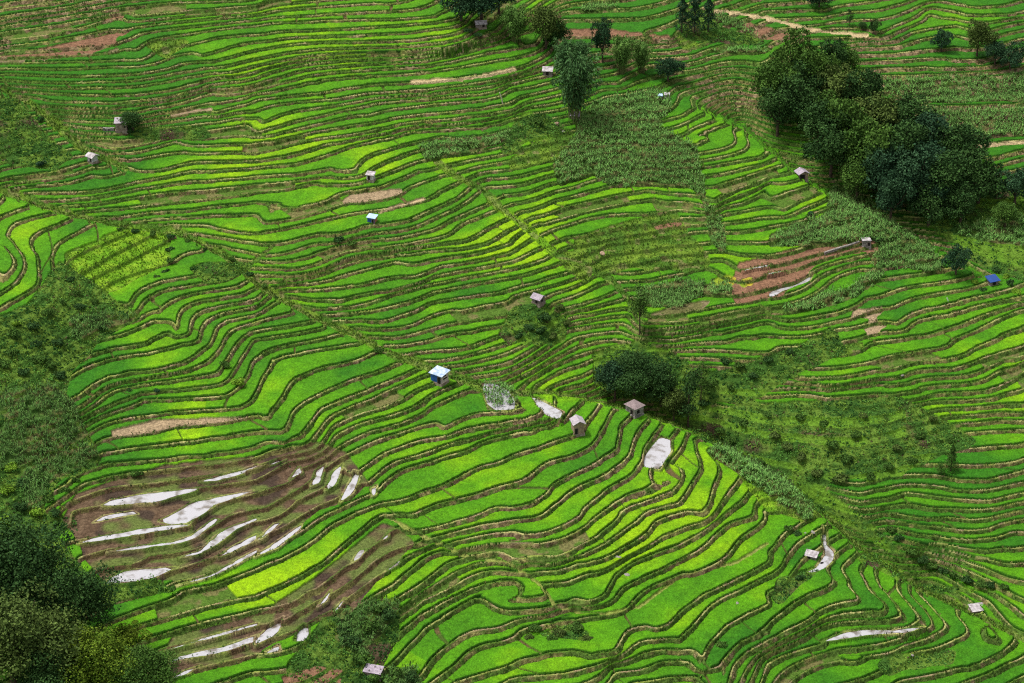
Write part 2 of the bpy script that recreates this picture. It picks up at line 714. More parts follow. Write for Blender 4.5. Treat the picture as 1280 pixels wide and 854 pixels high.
def axis(a, b, n, lo, hi, nl, nh):
    core = np.linspace(a, b, n)
    left = a-(a-lo)*np.linspace(1, 0, nl, endpoint=False)**1.6
    right = b+(hi-b)*np.linspace(0, 1, nh+1)[1:]**1.6
    return np.r_[left, core, right]
ang = lambda u: math.atan((u-640)/F_PX)
NA = int(1470*QUAL); NR = int(1750*QUAL)
AZ = axis(-.278, .278, NA, -.62, .62, 50, 50)      # covers the frame with margin
RR = axis(286.0, 556.0, NR, 235.0, 900.0, 60, 90)
_w = np.interp(np.linspace(0, 1, NR), [0, 1], [.85, 1.15]); RR[60:60+NR] = 286+270*np.cumsum(np.r_[0, _w[1:]])/_w[1:].sum()
R2, A2 = np.meshgrid(RR, AZ, indexing='ij')
X = R2*np.sin(A2); Y = R2*np.cos(A2)

def coarse_levels():
    k = max(1, int(3*QUAL))
    ri = np.unique(np.r_[np.arange(0, len(RR), k), len(RR)-1]); ai = np.unique(np.r_[np.arange(0, len(AZ), k), len(AZ)-1])
    x = X[np.ix_(ri, ai)]; y = Y[np.ix_(ri, ai)]
    lo = np.full(x.shape, -75.0); hi = np.full(x.shape, 95.0)
    for it in range(18):
        m = .5*(lo+hi); u, v = project(x, y, m)
        g = bil_img(ZIMG, u, v)-m
        up = g > 0
        lo = np.where(up, m, lo); hi = np.where(up, hi, m)
    z = .5*(lo+hi); u, v = project(x, y, z)
    L = bil_img(LEV, u, v)
    # separable linear upsampling
    def lin(Q, src, dst, ax):
        j = np.clip(np.searchsorted(src, dst, side='right')-1, 0, len(src)-2)
        f = (dst-src[j])/(src[j+1]-src[j])
        A = np.take(Q, j, ax); B = np.take(Q, j+1, ax)
        f = f[:, None] if ax == 0 else f[None]
        return A*(1-f)+B*f
    return lin(lin(L, RR[ri], RR, 0), AZ[ai], AZ, 1)
LB = coarse_levels()

# ---------------- land use and painted cloud shade, drawn on the survey sheets ----------------
RES = 2.0
def raster(polys, blur=2):
    nu = int((NU-1)*CELL/RES)+1; nv = int((NV-1)*CELL/RES)+1
    M = np.zeros((nv, nu), np.float32)
    for P in polys:
        P = np.asarray(P, float)
        u0, v0 = P.min(0)-3; u1, v1 = P.max(0)+3
        i0 = max(0, int((u0-U0)/RES)); i1 = min(nu, int((u1-U0)/RES)+2); j0 = max(0, int((v0-V0)/RES)); j1 = min(nv, int((v1-V0)/RES)+2)
        if i1 <= i0 or j1 <= j0: continue
        gu, gv = np.meshgrid(U0+RES*np.arange(i0, i1), V0+RES*np.arange(j0, j1))
        ins = np.zeros(gu.shape, bool)
        n = len(P)
        for k in range(n):
            xa, ya = P[k]; xb, yb = P[(k+1) % n]
            c = ((ya > gv) != (yb > gv)) & (gu < (xb-xa)*(gv-ya)/((yb-ya) if yb != ya else 1e-9)+xa)
            ins ^= c
        M[j0:j1, i0:i1] = np.maximum(M[j0:j1, i0:i1], ins)
    for _ in range(blur):
        M[1:-1] = .25*M[:-2]+.5*M[1:-1]+.25*M[2:]
        M[:, 1:-1] = .25*M[:, :-2]+.5*M[:, 1:-1]+.25*M[:, 2:]
    return M
def strokes(lines, w, blur=2):
    polys = []
    for s in lines:
        p = parse(s); ww = w
        for a, b in zip(p[:-1], p[1:]):
            d = b-a; n = np.array([-d[1], d[0]])/(np.hypot(*d)+1e-9)*ww/2; e = d/(np.hypot(*d)+1e-9)*ww*.25
            polys.append([a+n-e, b+n+e, b-n+e, a-n-e])
    return raster(polys, blur)
def rs(M, u, v):
    i = np.clip((u-U0)/RES, 0, M.shape[1]-1.001); j = np.clip((v-V0)/RES, 0, M.shape[0]-1.001)
    a = i.astype(np.int32); b = j.astype(np.int32); fx = (i-a).astype(np.float32); fy = (j-b).astype(np.float32)
    return (M[b, a]*(1-fx)+M[b, a+1]*fx)*(1-fy)+(M[b+1, a]*(1-fx)+M[b+1, a+1]*fx)*fy
def parse(s, c=None, r=None):
    p = np.array([[float(t) for t in q.split(',')] for q in s.split()])
    if c is not None: p = p/3.99+(320*c, (0, 213, 427, 640)[r])
    return p

SCRUB = [parse(s) for s in [
 "905,552 960,578 1030,612 1090,655 1135,697 1112,692 1060,658 1000,628 940,602",
 "0,396 35,385 75,325 112,350 160,388 186,395 128,425 88,470 82,505 112,545 128,580 75,605 55,640 108,650 70,672 110,720 60,800 -40,800 -200,640 -200,420",
 "855,470 905,462 1000,432 1040,410 1064,440 1010,462 960,492 935,502 860,505",
 "850,525 880,512 960,506 1050,500 1130,500 1205,540 1228,556 1180,568 1120,600 1060,602 1005,612 960,592 905,566 870,545",
 "640,385 668,380 712,398 706,430 672,436 636,432 620,420",
 "1150,275 1205,245 1290,238 1340,360 1250,345 1190,305",
 "405,770 440,758 500,748 498,800 470,854 480,890 380,870 355,838",
 "-30,115 20,128 60,170 95,195 70,215 30,210 -30,200",
 "740,440 800,425 840,440 875,470 880,535 845,530 815,505 775,500 742,480",
 "640,160 655,140 700,150 712,170 660,180 640,195 625,190",
 "848,10 880,14 900,30 935,40 960,52 955,62 880,54 850,48",
 "95,700 110,722 190,725 225,740 150,752 125,762 105,760",
 "155,152 180,160 255,160 270,172 225,178 165,172",
 "1110,820 1200,812 1195,835 1130,840 1108,850 1095,835",
 "1060,700 1090,690 1140,728 1190,735 1250,738 1250,742 1180,742 1120,725",
 "690,785 700,780 740,790 735,805 680,800 655,800",
 "970,725 1025,706 1030,712 1000,735 975,760 962,752",
 "310,330 350,300 345,312 300,345 260,360 230,335 250,330", ]]
GRASSY = [parse(s) for s in [
 "715,300 760,285 845,262 860,285 890,330 868,345 800,338 760,346 722,340",
 "700,310 740,325 740,360 705,340", "180,55 240,50 230,62 205,75 190,65",
 "75,320 165,282 215,292 212,330 170,352 130,372 108,352",
 "1040,432 1085,425 1078,440 1050,448 1030,445",
 "880,545 950,585 1010,620 1030,640 1015,655 960,640 920,590",
 "690,160 720,165 705,200 680,205 640,215 630,205 660,185",
 "845,40 880,60 850,62", ]]
CORN = [parse(s) for s in [
 "1042,238 1062,232 1090,262 1125,285 1060,296 1000,312 962,312 962,296 1000,282 1030,272",
 "700,235 690,205 718,178 720,150 745,128 800,118 830,116 838,140 822,155 850,175 872,182 884,250 908,288 905,325 885,300 880,262 866,240 815,228 770,238 740,220",
 "1000,300 1050,278 1105,280 1165,312 1185,345 1140,338 1095,338 1085,312 1020,330",
 "875,62 960,60 965,70 880,70", "875,12 900,30 960,55 965,40 930,28",
 "1105,103 1290,95 1290,128 1130,132 1110,118", "1140,138 1290,135 1290,170 1215,176 1150,150",
 "800,362 858,348 880,355 936,356 930,364 870,376 850,385 800,385",
 "910,366 955,357 958,366 920,374",
 "960,392 1000,380 1060,362 1085,345 1108,340 1095,356 1075,372 1010,392",
 "525,186 560,178 640,165 640,178 560,196 530,200",
 "0,495 60,480 80,490 100,520 60,530 0,520", "0,535 100,525 112,545 60,575 0,590", "30,590 110,555 128,575 60,606 50,640 30,640",
 "85,398 150,392 182,394 126,420 92,425", "1190,285 1290,270 1290,310 1220,305",
 "425,770 450,756 500,752 495,775 470,800 455,830 420,800", "480,838 520,838 530,870 475,870",
 "880,565 900,556 985,605 1020,640 1010,655 960,620", "602,484 625,482 648,498 648,510 612,510", "730,15 780,12 785,8 725,8", ]]
BARE = [parse(s) for s in [      # reddish fallow earth
 "0,72 60,60 130,45 178,32 166,40 143,50 150,58 120,66 60,71 0,76", "120,25 160,17 158,21 132,28",
 "424,254 438,243 505,236 502,246 460,252 430,256", "465,266 530,247 536,252 475,270",
 "812,284 856,276 850,283 820,287", "915,352 924,330 960,320 1040,304 1092,300 1100,314 1050,322 1020,334 1000,352 975,372 925,384 914,372",
 "1112,384 1096,400 1112,408 1088,422 1076,412 1090,400 1062,398 1068,388",
 "700,38 760,37 838,46 842,50 705,47", "640,18 703,19 700,22 640,24", "205,146 240,138 268,135 265,141 230,147",
 "138,540 190,526 310,522 318,526 240,538 140,548", "920,25 960,35 1010,45 955,52", "1210,186 1235,180 1290,177 1290,181 1240,184 1214,190", "380,838 395,832 430,838 425,862 360,862 350,848"]]
DRYGREEN = [parse(s) for s in ["804,397 850,380 892,376 880,386 812,398", "0,72 60,71 130,66 150,60 148,66 60,76 0,80"]]
YELLOW = [parse(s) for s in ["886,353 905,345 921,347 916,358 892,358", "922,352 940,346 942,356 928,359"]]
MUD = [parse(s) for s in [
 "78,652 95,618 150,600 205,582 352,568 392,552 432,565 462,605 440,628 400,640 330,692 235,728 130,727 105,700 100,680",
 "478,655 498,662 520,680 480,720 432,775 405,770 370,790 300,832 215,850 205,815 215,798 330,765 400,718"]]
LUSH = [parse(s) for s in [      # young, yellow-green rice
 "320,62 420,50 560,46 590,42 560,62 480,74 400,72 330,98 290,100 295,85",
 "155,752 220,735 330,705 400,655 468,640 478,648 440,680 370,738 300,757 200,778 150,782",
 "914,440 960,422 1020,406 1046,408 1000,425 960,438", "75,320 165,282 215,292 212,330 170,352 130,372 108,352",
 "170,215 300,185 340,190 330,225 230,245 180,250", "225,285 330,270 330,295 225,295", "320,178 400,165 470,185 510,200 500,218 400,215 320,215",
 "640,255 700,250 705,310 640,330 600,300 560,310 600,275",
 "1050,0 1250,10 1270,60 1180,50 1100,40", "500,300 640,310 700,330 640,360 540,350",
 "660,640 800,560 900,560 980,600 960,680 860,720 740,740 690,700", "0,60 150,40 100,90", "420,740 640,600 760,620 660,720"]]
WATERS = [(parse(s, c, r), nm) for nm, c, r, s in [
 ("fp",0,2,"510,815 560,790 720,763 990,738 965,752 780,797 700,802"),
 ("fp",0,2,"800,884 880,850 960,808 1090,785 1255,758 1200,778 1080,815 1000,862 900,905"),
 ("fp",0,2,"1000,692 1100,668 1215,645 1277,625 1277,632 1200,662 1080,690"),
 ("fp",0,3,"470,48 520,20 660,0 685,12 600,24"),
 ("fp",0,3,"400,148 480,125 700,88 900,70 940,75 700,112 500,138"),
 ("fp",0,3,"548,188 700,163 850,147 950,122 1060,52 1082,55 990,122 900,152 700,175"),
 ("fp",0,3,"900,210 1000,182 1080,118 1140,88 1277,46 1277,56 1180,92 1090,152 1000,196"),
 ("fp",0,3,"520,356 560,325 640,296 880,283 760,330 640,348"),
 ("fp",0,3,"1090,217 1150,178 1277,122 1277,145 1130,207"),
 ("fp",0,3,"870,357 1050,308 1277,203 1277,217 1080,312"),
 ("fp",1,2,"168,682 215,630 232,655"), ("fp",1,2,"275,712 300,650 345,625 322,697"), ("fp",1,2,"348,732 380,660 432,622 402,705"),
 ("fp",1,2,"420,788 440,750 490,670 518,680 482,752"), ("fp",1,2,"20,625 100,600 148,590 90,612"), ("fp",1,2,"575,740 600,728 596,760 582,768"),
 ("fp",0,3,"832,748 900,713 1100,678 1277,628 1277,652 1120,697 900,732"),
 ("fp",0,3,"815,684 1000,630 1277,566 1277,576 1000,642"), ("fp",0,3,"850,828 920,795 1000,774 930,808"),
 ("fp",1,3,"0,627 60,585 135,552 100,612 0,652"), ("fp",1,3,"198,640 210,602 240,582 262,586 262,612 240,640"),
 ("fp",1,3,"308,468 375,398 352,442"), ("fp",1,3,"383,498 442,438 420,474"), ("fp",1,3,"482,242 512,198 545,192 520,227"),
 ("fp",1,3,"628,138 668,98 657,127"), ("fp",1,3,"640,297 722,242 705,268"), ("fp",1,3,"20,715 110,672 118,690 60,706"),
 ("fp",1,3,"0,137 90,66 122,62 40,122"), ("fp",1,3,"0,208 100,150 225,76 217,96 110,172"),
 ("pond",2,2,"42,265 120,283 205,325 256,350 237,388 190,377 130,342 110,305 80,280"),
 ("pond",2,2,"655,605 662,570 700,520 738,476 796,490 795,545 775,580 735,638 690,632 660,628"),
 ("pond",3,3,"195,300 240,280 282,215 268,150 272,110 290,112 292,160 330,200 326,240 285,282 225,302"),
 ("pond",3,3,"268,648 380,603 480,588 620,590 785,573 700,602 500,614 350,638"),
 ("fp",1,2,"1122,222 1200,222 1277,262 1290,300 1288,330 1165,332"),
 ("fp",3,1,"8,605 60,588 120,578 218,534 200,562 100,592 12,628"), ("fp",2,1,"1152,502 1170,492 1275,473 1277,482 1200,490"), ("fp",3,1,"0,512 90,500 60,508 0,518")]]
PATHS = [("893,14 920,17 960,24 990,32 1010,37 1045,43 1085,45", 4.0), ("515,103 570,101 600,97 645,87", 4.2),
         ("1208,190 1228,183 1290,178", 5.0), ("465,268 500,258 533,249", 2.4)]
COOL_SHADE = [parse(s) for s in ["690,-60 1400,-60 1400,380 1180,330 1060,270 930,160 830,120 760,130 700,90", "-60,-60 150,-60 300,150 160,240 -60,240", "-60,400 140,400 220,560 60,640 -60,900", "860,500 1000,520 1290,560 1290,700 1150,700 1000,620"]]  # areas where soft cloud shade is put into the crop colour
TALL = [parse(s) for s in ["690,-20 1010,-20 1010,140 870,135 830,110 760,85 700,60", "1050,40 1290,56 1290,200 1130,180 1070,108", "-20,-20 170,-20 130,60 -20,75"]]
TRACKS = ["0,242 60,262 150,285 215,292 280,320 330,362 390,397 450,422 490,442 560,470 640,490 720,497 800,515 880,545 950,588 1010,622 1080,690 1150,735 1230,772 1290,805",
          "0,113 40,135 80,165 110,190 140,206 160,218", "545,200 600,235 640,272 700,320 760,352 800,392", ]
FOOT = ["480,645 530,672 580,695 640,706 678,735 692,757 725,768 760,768 800,760 850,722 920,705 960,680"]
# ---------------- terracing ----------------
f32 = np.float32
dR = np.gradient(RR)[:, None]; dA = np.gradient(AZ)[None]*R2
U, V = project(X, Y, z_of(LB))
m_scrub = raster(SCRUB, 8); m_grassy = raster(GRASSY, 7); m_corn = raster(CORN, 4); m_bare = raster(BARE, 2)
m_dry = raster(DRYGREEN, 1); m_yel = raster(YELLOW, 1); m_mud = raster(MUD, 3); m_lush = raster(LUSH, 45); m_cool_shade = raster(COOL_SHADE, 60)
m_track = strokes(TRACKS, 10, 3); m_foot = strokes(FOOT, 4, 1)
m_path = np.max([strokes([s], w, 1) for s, w in PATHS], 0)

amp = 1.0
n1 = fbm(X, Y, 11.0, 1, 2)-.5; n2 = vnoise(X, Y, 3.3, 5)-.5; n3 = np.abs(vnoise(X, Y, 6.0, 9)-.5)
LN = LB+amp*(.20*n1+.10*n2-.15*(n3-.25))
gL = np.hypot(np.gradient(LB, axis=0)/dR, np.gradient(LB, axis=1)/dA)
for _ in range(6):
    gL[1:-1] = .25*gL[:-2]+.5*gL[1:-1]+.25*gL[2:]; gL[:, 1:-1] = .25*gL[:, :-2]+.5*gL[:, 1:-1]+.25*gL[:, 2:]
gL = np.clip(gL, .05, 1.6)
# some neighbouring lips run together and part again
cellx = X*.055+Y*.03+2.0*fbm(X, Y, 30, 21, 2)
N = np.floor(LN); Fr = LN-N
plot = np.floor(cellx+hash2(N, 3, 2)*7)
pfrac = (cellx+hash2(N, 3, 2)*7)-plot
# the odd lip steps up or down a little where one plot meets the next
off = (hash2(N*0+np.floor(cellx*.8+3), 5, 8)-.5)
e = cellx*.8+3; ef = e-np.floor(e)
o0 = hash2(np.floor(e), 5, 8)-.5; o1 = hash2(np.floor(e)+1, 5, 8)-.5
LN = LN+.20*(o0+(o1-o0)*sstep(.82, 1.0, ef))
N = np.floor(LN); Fr = LN-N
H0 = z_of(N); H1 = z_of(N+1); hs = H1-H0
wid = 1/gL
t = Fr*wid; db = (1-Fr)*wid
rough = fbm(X, Y, 1.6, 31, 3)-.5
tall = rs(raster(TALL, 12), U, V)
wr = np.minimum(.52*hs*(1+.7*rough)*(.55+.95*fbm(X, Y, 26, 33, 2))*(1+2.2*tall), (.42+.16*tall)*wid)
rise = np.clip(1-db/wr, 0, 1)
bw = np.minimum(.30, .10*wid); dw = bw+np.minimum(.17, .06*wid)
bund = (t < bw) & (db > wr)
shade_ditch = (t >= bw) & (t < dw) & (db > wr)
zt = H0+hs*(rise**.85)
isr = db <= wr
zt = zt+np.where(isr, .22*rough*np.sin(np.pi*rise), 0)+np.where(bund, .09+.06*rough, 0)-np.where(shade_ditch, .07, 0)
U, V = project(X, Y, zt)
k_scrub = rs(m_scrub, U, V)+.5*(fbm(X, Y, 5, 41)-.5)+.55*(fbm(X, Y, 14, 47, 2)-.5) > .5
k_grassy = rs(m_grassy, U, V)+.5*(fbm(X, Y, 4, 42)-.5)+.4*(fbm(X, Y, 12, 49, 2)-.5) > .5
k_corn = rs(m_corn, U, V)+.4*(fbm(X, Y, 3, 43)-.5)+.75*(fbm(X, Y, 12, 48, 2)-.5) > .5
v_mud = rs(m_mud, U, V)
k_mud = v_mud+.3*(fbm(X, Y, 5, 44)-.5) > .5
k_bare = rs(m_bare, U, V)+.5*(fbm(X, Y, 3, 45)-.5) > .5
k_corn &= ~k_bare
k_dry = rs(m_dry, U, V)+.2*(fbm(X, Y, 2, 45)-.5) > .5
k_yel = rs(m_yel, U, V) > .4
k_track = rs(m_track, U+14*(fbm(X, Y, 13, 77, 2)-.5), V+14*(fbm(X, Y, 11, 78, 2)-.5))+.7*(fbm(X, Y, 4.5, 46)-.5) > .5
k_foot = rs(m_foot, U, V) > .45
k_path = rs(m_path, U, V) > .42
lush = rs(m_lush, U, V); cool_shade = rs(m_cool_shade, U, V)
# rough slopes are only half terraced
soft = (k_scrub*.45+(k_track)*.75+(k_grassy & ~k_scrub)*.12)
for _ in range(4):
    soft[1:-1] = .25*soft[:-2]+.5*soft[1:-1]+.25*soft[2:]; soft[:, 1:-1] = .25*soft[:, :-2]+.5*soft[:, 1:-1]+.25*soft[:, 2:]
zb = z_of(LN-.35)
Z = zt*(1-soft)+zb*soft+k_scrub*.5*(fbm(X, Y, 2.2, 51)-.5)
# standing water: a level bed with a low rim
PONDS = []
for P, nm in WATERS:
    uc, vc = P.mean(0)
    if nm == 'fp': P = np.stack([uc+(P[:, 0]-uc)*1.04, vc+(P[:, 1]-vc)*1.22], 1)
    i0 = None
    sel = (np.abs(U-uc) < np.ptp(P[:, 0])/2+6) & (np.abs(V-vc) < np.ptp(P[:, 1])/2+6)
    jj, ii = np.where(sel)
    if len(jj) == 0: continue
    uu = U[jj, ii]; vv = V[jj, ii]
    def inside(Q, a, b):
        r = np.zeros(a.shape, bool)
        for k in range(len(Q)):
            xa, ya = Q[k]; xb, yb = Q[(k+1) % len(Q)]
            r ^= ((ya > b) != (yb > b)) & (a < (xb-xa)*(b-ya)/((yb-ya) if yb != ya else 1e-9)+xa)
        return r
    ins = inside(P, uu, vv)
    if ins.sum() < 8: continue
    lev = float(np.percentile(zt[jj[ins], ii[ins]], 45))
    px, py = plane_hit(P[:, 0], P[:, 1], lev)
    W = np.stack([px, py], 1)
    wx, wy = W.mean(0)
    x0, y0 = W.min(0)-1.6; x1, y1 = W.max(0)+1.6
    sel = (X > x0) & (X < x1) & (Y > y0) & (Y < y1)
    jj, ii = np.where(sel); xx = X[jj, ii]; yy = Y[jj, ii]
    ins = inside(W, xx, yy)
    d = np.full(xx.shape, 9.0)
    for k in range(len(W)):
        a = W[k]; b = W[(k+1) % len(W)]; ab = b-a
        s = np.clip(((xx-a[0])*ab[0]+(yy-a[1])*ab[1])/(ab@ab+1e-9), 0, 1)
        d = np.minimum(d, np.hypot(xx-a[0]-s*ab[0], yy-a[1]-s*ab[1]))
    z = Z[jj, ii]
    bed = lev+.015-.17*np.clip(d/.8, 0, 1)+(.15 if nm == 'fp' else .12)*(fbm(xx, yy, 1.9, 61)-.5)
    rimw = .34
    z = np.where(ins, bed, np.where(d < rimw, np.maximum(z, lev+.05), np.where((d < rimw+.35), np.maximum(z, lev-.9+.5*0), z)))
    Z[jj, ii] = z
    PONDS.append((nm, lev, W, ins.any()))
    bund[jj[(~ins) & (d < rimw)], ii[(~ins) & (d < rimw)]] = True
    k_mud[jj[ins], ii[ins]] = True; isr[jj[ins], ii[ins]] = False
U, V = project(X, Y, Z)
# ---------------- rice canopy ----------------
cross = (np.abs(pfrac-.5)*2 > 1-.05) & (hash2(N, plot, 14) < .16)
rice = (~isr) & (t > dw) & (db > wr+.06) & ~(k_scrub | k_grassy | k_corn | k_mud | k_bare | k_dry | k_yel | k_track | k_foot | k_path) & ~cross & ~bund
h_row = hash2(N, np.floor(cellx*.22), 6); h_cell = hash2(N, plot, 4); h_cell2 = hash2(N, plot, 9)
wild = rice & (h_cell2 < .035)                                   # the odd plot lies fallow or is weedy
rice &= ~wild
R = np.random.RandomState(11)
jit = R.rand(*X.shape).astype(f32)
Zr = np.where(rice, .30+.12*h_cell+.15*(jit-.5)+.14*(fbm(X, Y, 1.2, 71, 2)-.5), 0)
Zg = np.where(bund & ~rice, .05*(jit-.3), np.where(isr, .05*(jit-.5), 0))+np.where(k_grassy | k_track, .12*(jit-.5)+.2*(fbm(X, Y, .9, 72, 2)-.5), 0)
ZG = (Z+Zr+Zg).astype(f32)

# ---------------- colours of soil and plants (albedo, some shade painted in) ----------------
def C(*a): return np.array(a, f32)
def mixc(a, b, w): return a+(b-a)*np.clip(w, 0, 1)[..., None]
q1 = fbm(X, Y, 2.4, 81, 3); q2 = fbm(X, Y, .8, 82, 2); q3 = fbm(X, Y, 22, 83, 3); q4 = fbm(X, Y, 7, 84, 3)
DEEP, MIDG, LIME = C(.026, .125, .006), C(.070, .220, .004), C(.210, .37, .004)
yel = np.clip(.40+.30*lush-.46*cool_shade-.12*tall+.26*(h_row-.5)+.10*(h_cell-.5)+.7*(q3-.5)+.7*(q4-.5), 0, 1)  # deeper green in the cool areas stands in for cloud shade
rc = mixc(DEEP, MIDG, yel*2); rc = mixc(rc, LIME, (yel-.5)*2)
rc = rc*(.66+.38*q2+.30*vnoise(X, Y, .45, 89))[..., None]
rc = mixc(C(.014, .060, .003), rc, .25+.75*sstep(0, .30, t-dw))  # front edge of the stand: stem green with its self-shade painted in
BR, BR2, OLV, GRN = C(.110, .078, .040), C(.235, .170, .098), C(.165, .155, .052), C(.062, .112, .020)
rz = mixc(BR, BR2, (q2-.35)*2.2)
qL = fbm(X, Y, 34, 101, 2)-.5
rz = mixc(rz, OLV, sstep(.30, .56, q1*.7+.3*q4+.5*qL-.16*tall))
rz = mixc(rz, GRN, sstep(.42, .60, q4*.6+.4*vnoise(X, Y, 1.1, 85)+(rise < .25)*.12-.55*(fbm(X, Y, 28, 102, 2)-.5)+.03-.10*tall))
bc = mixc(C(.33, .32, .12), C(.20, .25, .05), sstep(.35, .7, q1)); bc = mixc(bc, C(.26, .20, .11), sstep(.62, .78, vnoise(X, Y, 2.0, 86))); bc = mixc(bc, C(.07, .14, .018), sstep(.42, .60, fbm(X, Y, 5.0, 76, 2)))
tc = mixc(C(.06, .10, .018), C(.10, .075, .032), sstep(.45, .65, q1))     # tread edge under the rice
rz = rz*(.45+1.1*vnoise(X, Y, .38, 121))[..., None]
col = np.where(isr[..., None], rz, np.where(bund[..., None], bc, tc)).astype(f32)
wc = mixc(C(.065, .125, .018), C(.13, .125, .045), sstep(.45, .62, q1))
col = np.where((shade_ditch & ~isr)[..., None], C(.010, .038, .004), col)  # dark line at the rice foot: wet mud plus painted self-shade
col = np.where(wild[..., None], wc, col)
gcol = mixc(C(.055, .125, .016), C(.120, .200, .022), sstep(.35, .65, q1*.6+.4*q4)); gcol = mixc(gcol, C(.14, .15, .05), sstep(.70, .85, vnoise(X, Y, 1.7, 87)))
lg = mixc(C(.10, .23, .012), C(.18, .31, .020), sstep(.3, .7, q1))
gcol = mixc(gcol, lg, sstep(.35, .7, lush))
gcol = np.where((isr & ~k_track)[..., None], mixc(rz, gcol, np.full(X.shape, .55, f32)), gcol)
col = np.where((k_grassy | k_track)[..., None], gcol, col)
col = np.where((k_track & (rs(m_track, U, V) > .8) & (q1 > .5))[..., None], C(.14, .20, .04), col)
sc_ = mixc(C(.036, .088, .014), C(.090, .160, .022), sstep(.35, .65, q1)); sc_ = mixc(sc_, C(.07, .05, .03), sstep(.66, .78, q4))
strip = (hash2(N, np.floor(cellx*.5), 31) > .62) & (X > 0)
sc_ = mixc(sc_, C(.095, .200, .016), .8*strip*sstep(.35, .5, q4))
col = np.where(k_scrub[..., None], sc_, col)
col = np.where((k_corn & ~isr)[..., None], mixc(C(.050, .105, .020), C(.10, .105, .035), sstep(.4, .6, q1)), col)
bare_c = mixc(C(.185, .100, .060), C(.27, .20, .12), sstep(.45, .6, rs(raster([parse("1050,376 1130,376 1130,430 1050,430"), parse("1190,160 1300,160 1300,200 1190,200"), parse("400,230 560,230 560,280 400,280"), parse("130,515 330,515 330,552 130,552"), parse("195,128 280,128 280,150 195,150")], 1), U, V)))
col = np.where((k_bare & ~isr)[..., None], bare_c*(.75+.5*q2[..., None]), col)
col = np.where((k_dry & ~isr)[..., None], mixc(C(.11, .11, .04), C(.17, .14, .075), sstep(.4, .6, q1)), col)
col = np.where((k_yel & ~isr)[..., None], mixc(C(.33, .27, .03), C(.17, .24, .02), sstep(.45, .62, q1)), col)
mcol = mixc(C(.070, .044, .027), C(.13, .088, .054), q2*1.2-.1); mcol = mixc(mcol, C(.052, .036, .026), sstep(.48, .60, fbm(X, Y, 5, 111, 3))); mcol = mixc(mcol, C(.095, .125, .032), sstep(.46, .62, q4*.5+.5*vnoise(X, Y, 3, 88)))
mrz = mixc(C(.080, .050, .028), C(.125, .090, .042), q2*1.3-.1); mrz = mixc(mrz, OLV*.8, sstep(.5, .64, q1))
col = np.where(k_mud[..., None], np.where(isr[..., None], mrz, np.where(bund[..., None], mixc(bc, mcol, np.full(X.shape, .45, f32)), mcol)), col)
col = np.where((k_foot & ~isr)[..., None], mixc(C(.20, .22, .06), C(.16, .21, .035), q1), col)
col = np.where(k_path[..., None], C(.40, .31, .17)*(.85+.3*q2[..., None]), col)
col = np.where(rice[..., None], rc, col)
col = np.clip(col, .004, .6).astype(f32)

# ---------------- ground lookup for everything that stands on it ----------------
def ground(x, y, arr=None):
    arr = Z if arr is None else arr
    r = np.hypot(x, y); a = np.arctan2(x, y)
    j = np.clip(np.searchsorted(RR, r, side='right')-1, 0, len(RR)-2); i = np.clip(np.searchsorted(AZ, a, side='right')-1, 0, len(AZ)-2)
    fy = np.clip((r-RR[j])/(RR[j+1]-RR[j]), 0, 1); fx = np.clip((a-AZ[i])/(AZ[i+1]-AZ[i]), 0, 1)
    return (arr[j, i]*(1-fx)+arr[j, i+1]*fx)*(1-fy)+(arr[j+1, i]*(1-fx)+arr[j+1, i+1]*fx)*fy
def at(u, v):
    """point of the hillside seen at survey position (u, v): walk down the sight line"""
    dx, dy, dz = (float(q) for q in ray(u, v))
    ts = np.arange(330.0, 760.0, .25)
    x = dx*ts; y = dy*ts; z = CAM_H+dz*ts
    g = ground(x, y)
    k = int(np.argmax(z < g)) if (z < g).any() else len(ts)-1
    return Vector((x[k], y[k], float(g[k])))

def mesh_from(name, verts, faces4):
    me = bpy.data.meshes.new(name)
    me.vertices.add(len(verts)); me.vertices.foreach_set('co', np.ascontiguousarray(verts, f32).ravel())
    n = len(faces4); k = faces4.shape[1]
    me.loops.add(n*k); me.loops.foreach_set('vertex_index', np.ascontiguousarray(faces4, np.int32).ravel())
    me.polygons.add(n); me.polygons.foreach_set('loop_start', np.arange(0, n*k, k, dtype=np.int32)); me.polygons.foreach_set('loop_total', np.full(n, k, np.int32))
    me.update(calc_edges=True)
    return me
def set_col(me, c, name='tint'):
    at_ = me.color_attributes.new(name, 'FLOAT_COLOR', 'POINT')
    q = np.ones((len(c), 4), f32); q[:, :3] = c
    at_.data.foreach_set('color', q.ravel())
def build_ground():
    nr, na = X.shape
    idx = np.arange(nr*na, dtype=np.int32).reshape(nr, na)
    quads = np.stack([idx[:-1, :-1], idx[:-1, 1:], idx[1:, 1:], idx[1:, :-1]], -1).reshape(-1, 4)
    rf = rice.astype(np.int8); cnt = (rf[:-1, :-1]+rf[:-1, 1:]+rf[1:, 1:]+rf[1:, :-1]).reshape(-1)
    co = np.stack([X, Y, ZG], -1).reshape(-1, 3); cc = col.reshape(-1, 3)
    out = []
    for nm, sel in (('terraced_hillside', cnt < 2), ('rice_crop', cnt >= 2)):
        fq = quads[sel]
        used = np.zeros(nr*na, bool); used[fq.ravel()] = True
        remap = np.cumsum(used, dtype=np.int32)-1
        me = mesh_from(nm, co[used], remap[fq]); set_col(me, cc[used])
        o = bpy.data.objects.new(nm, me); COL.objects.link(o); out.append(o)
    return out
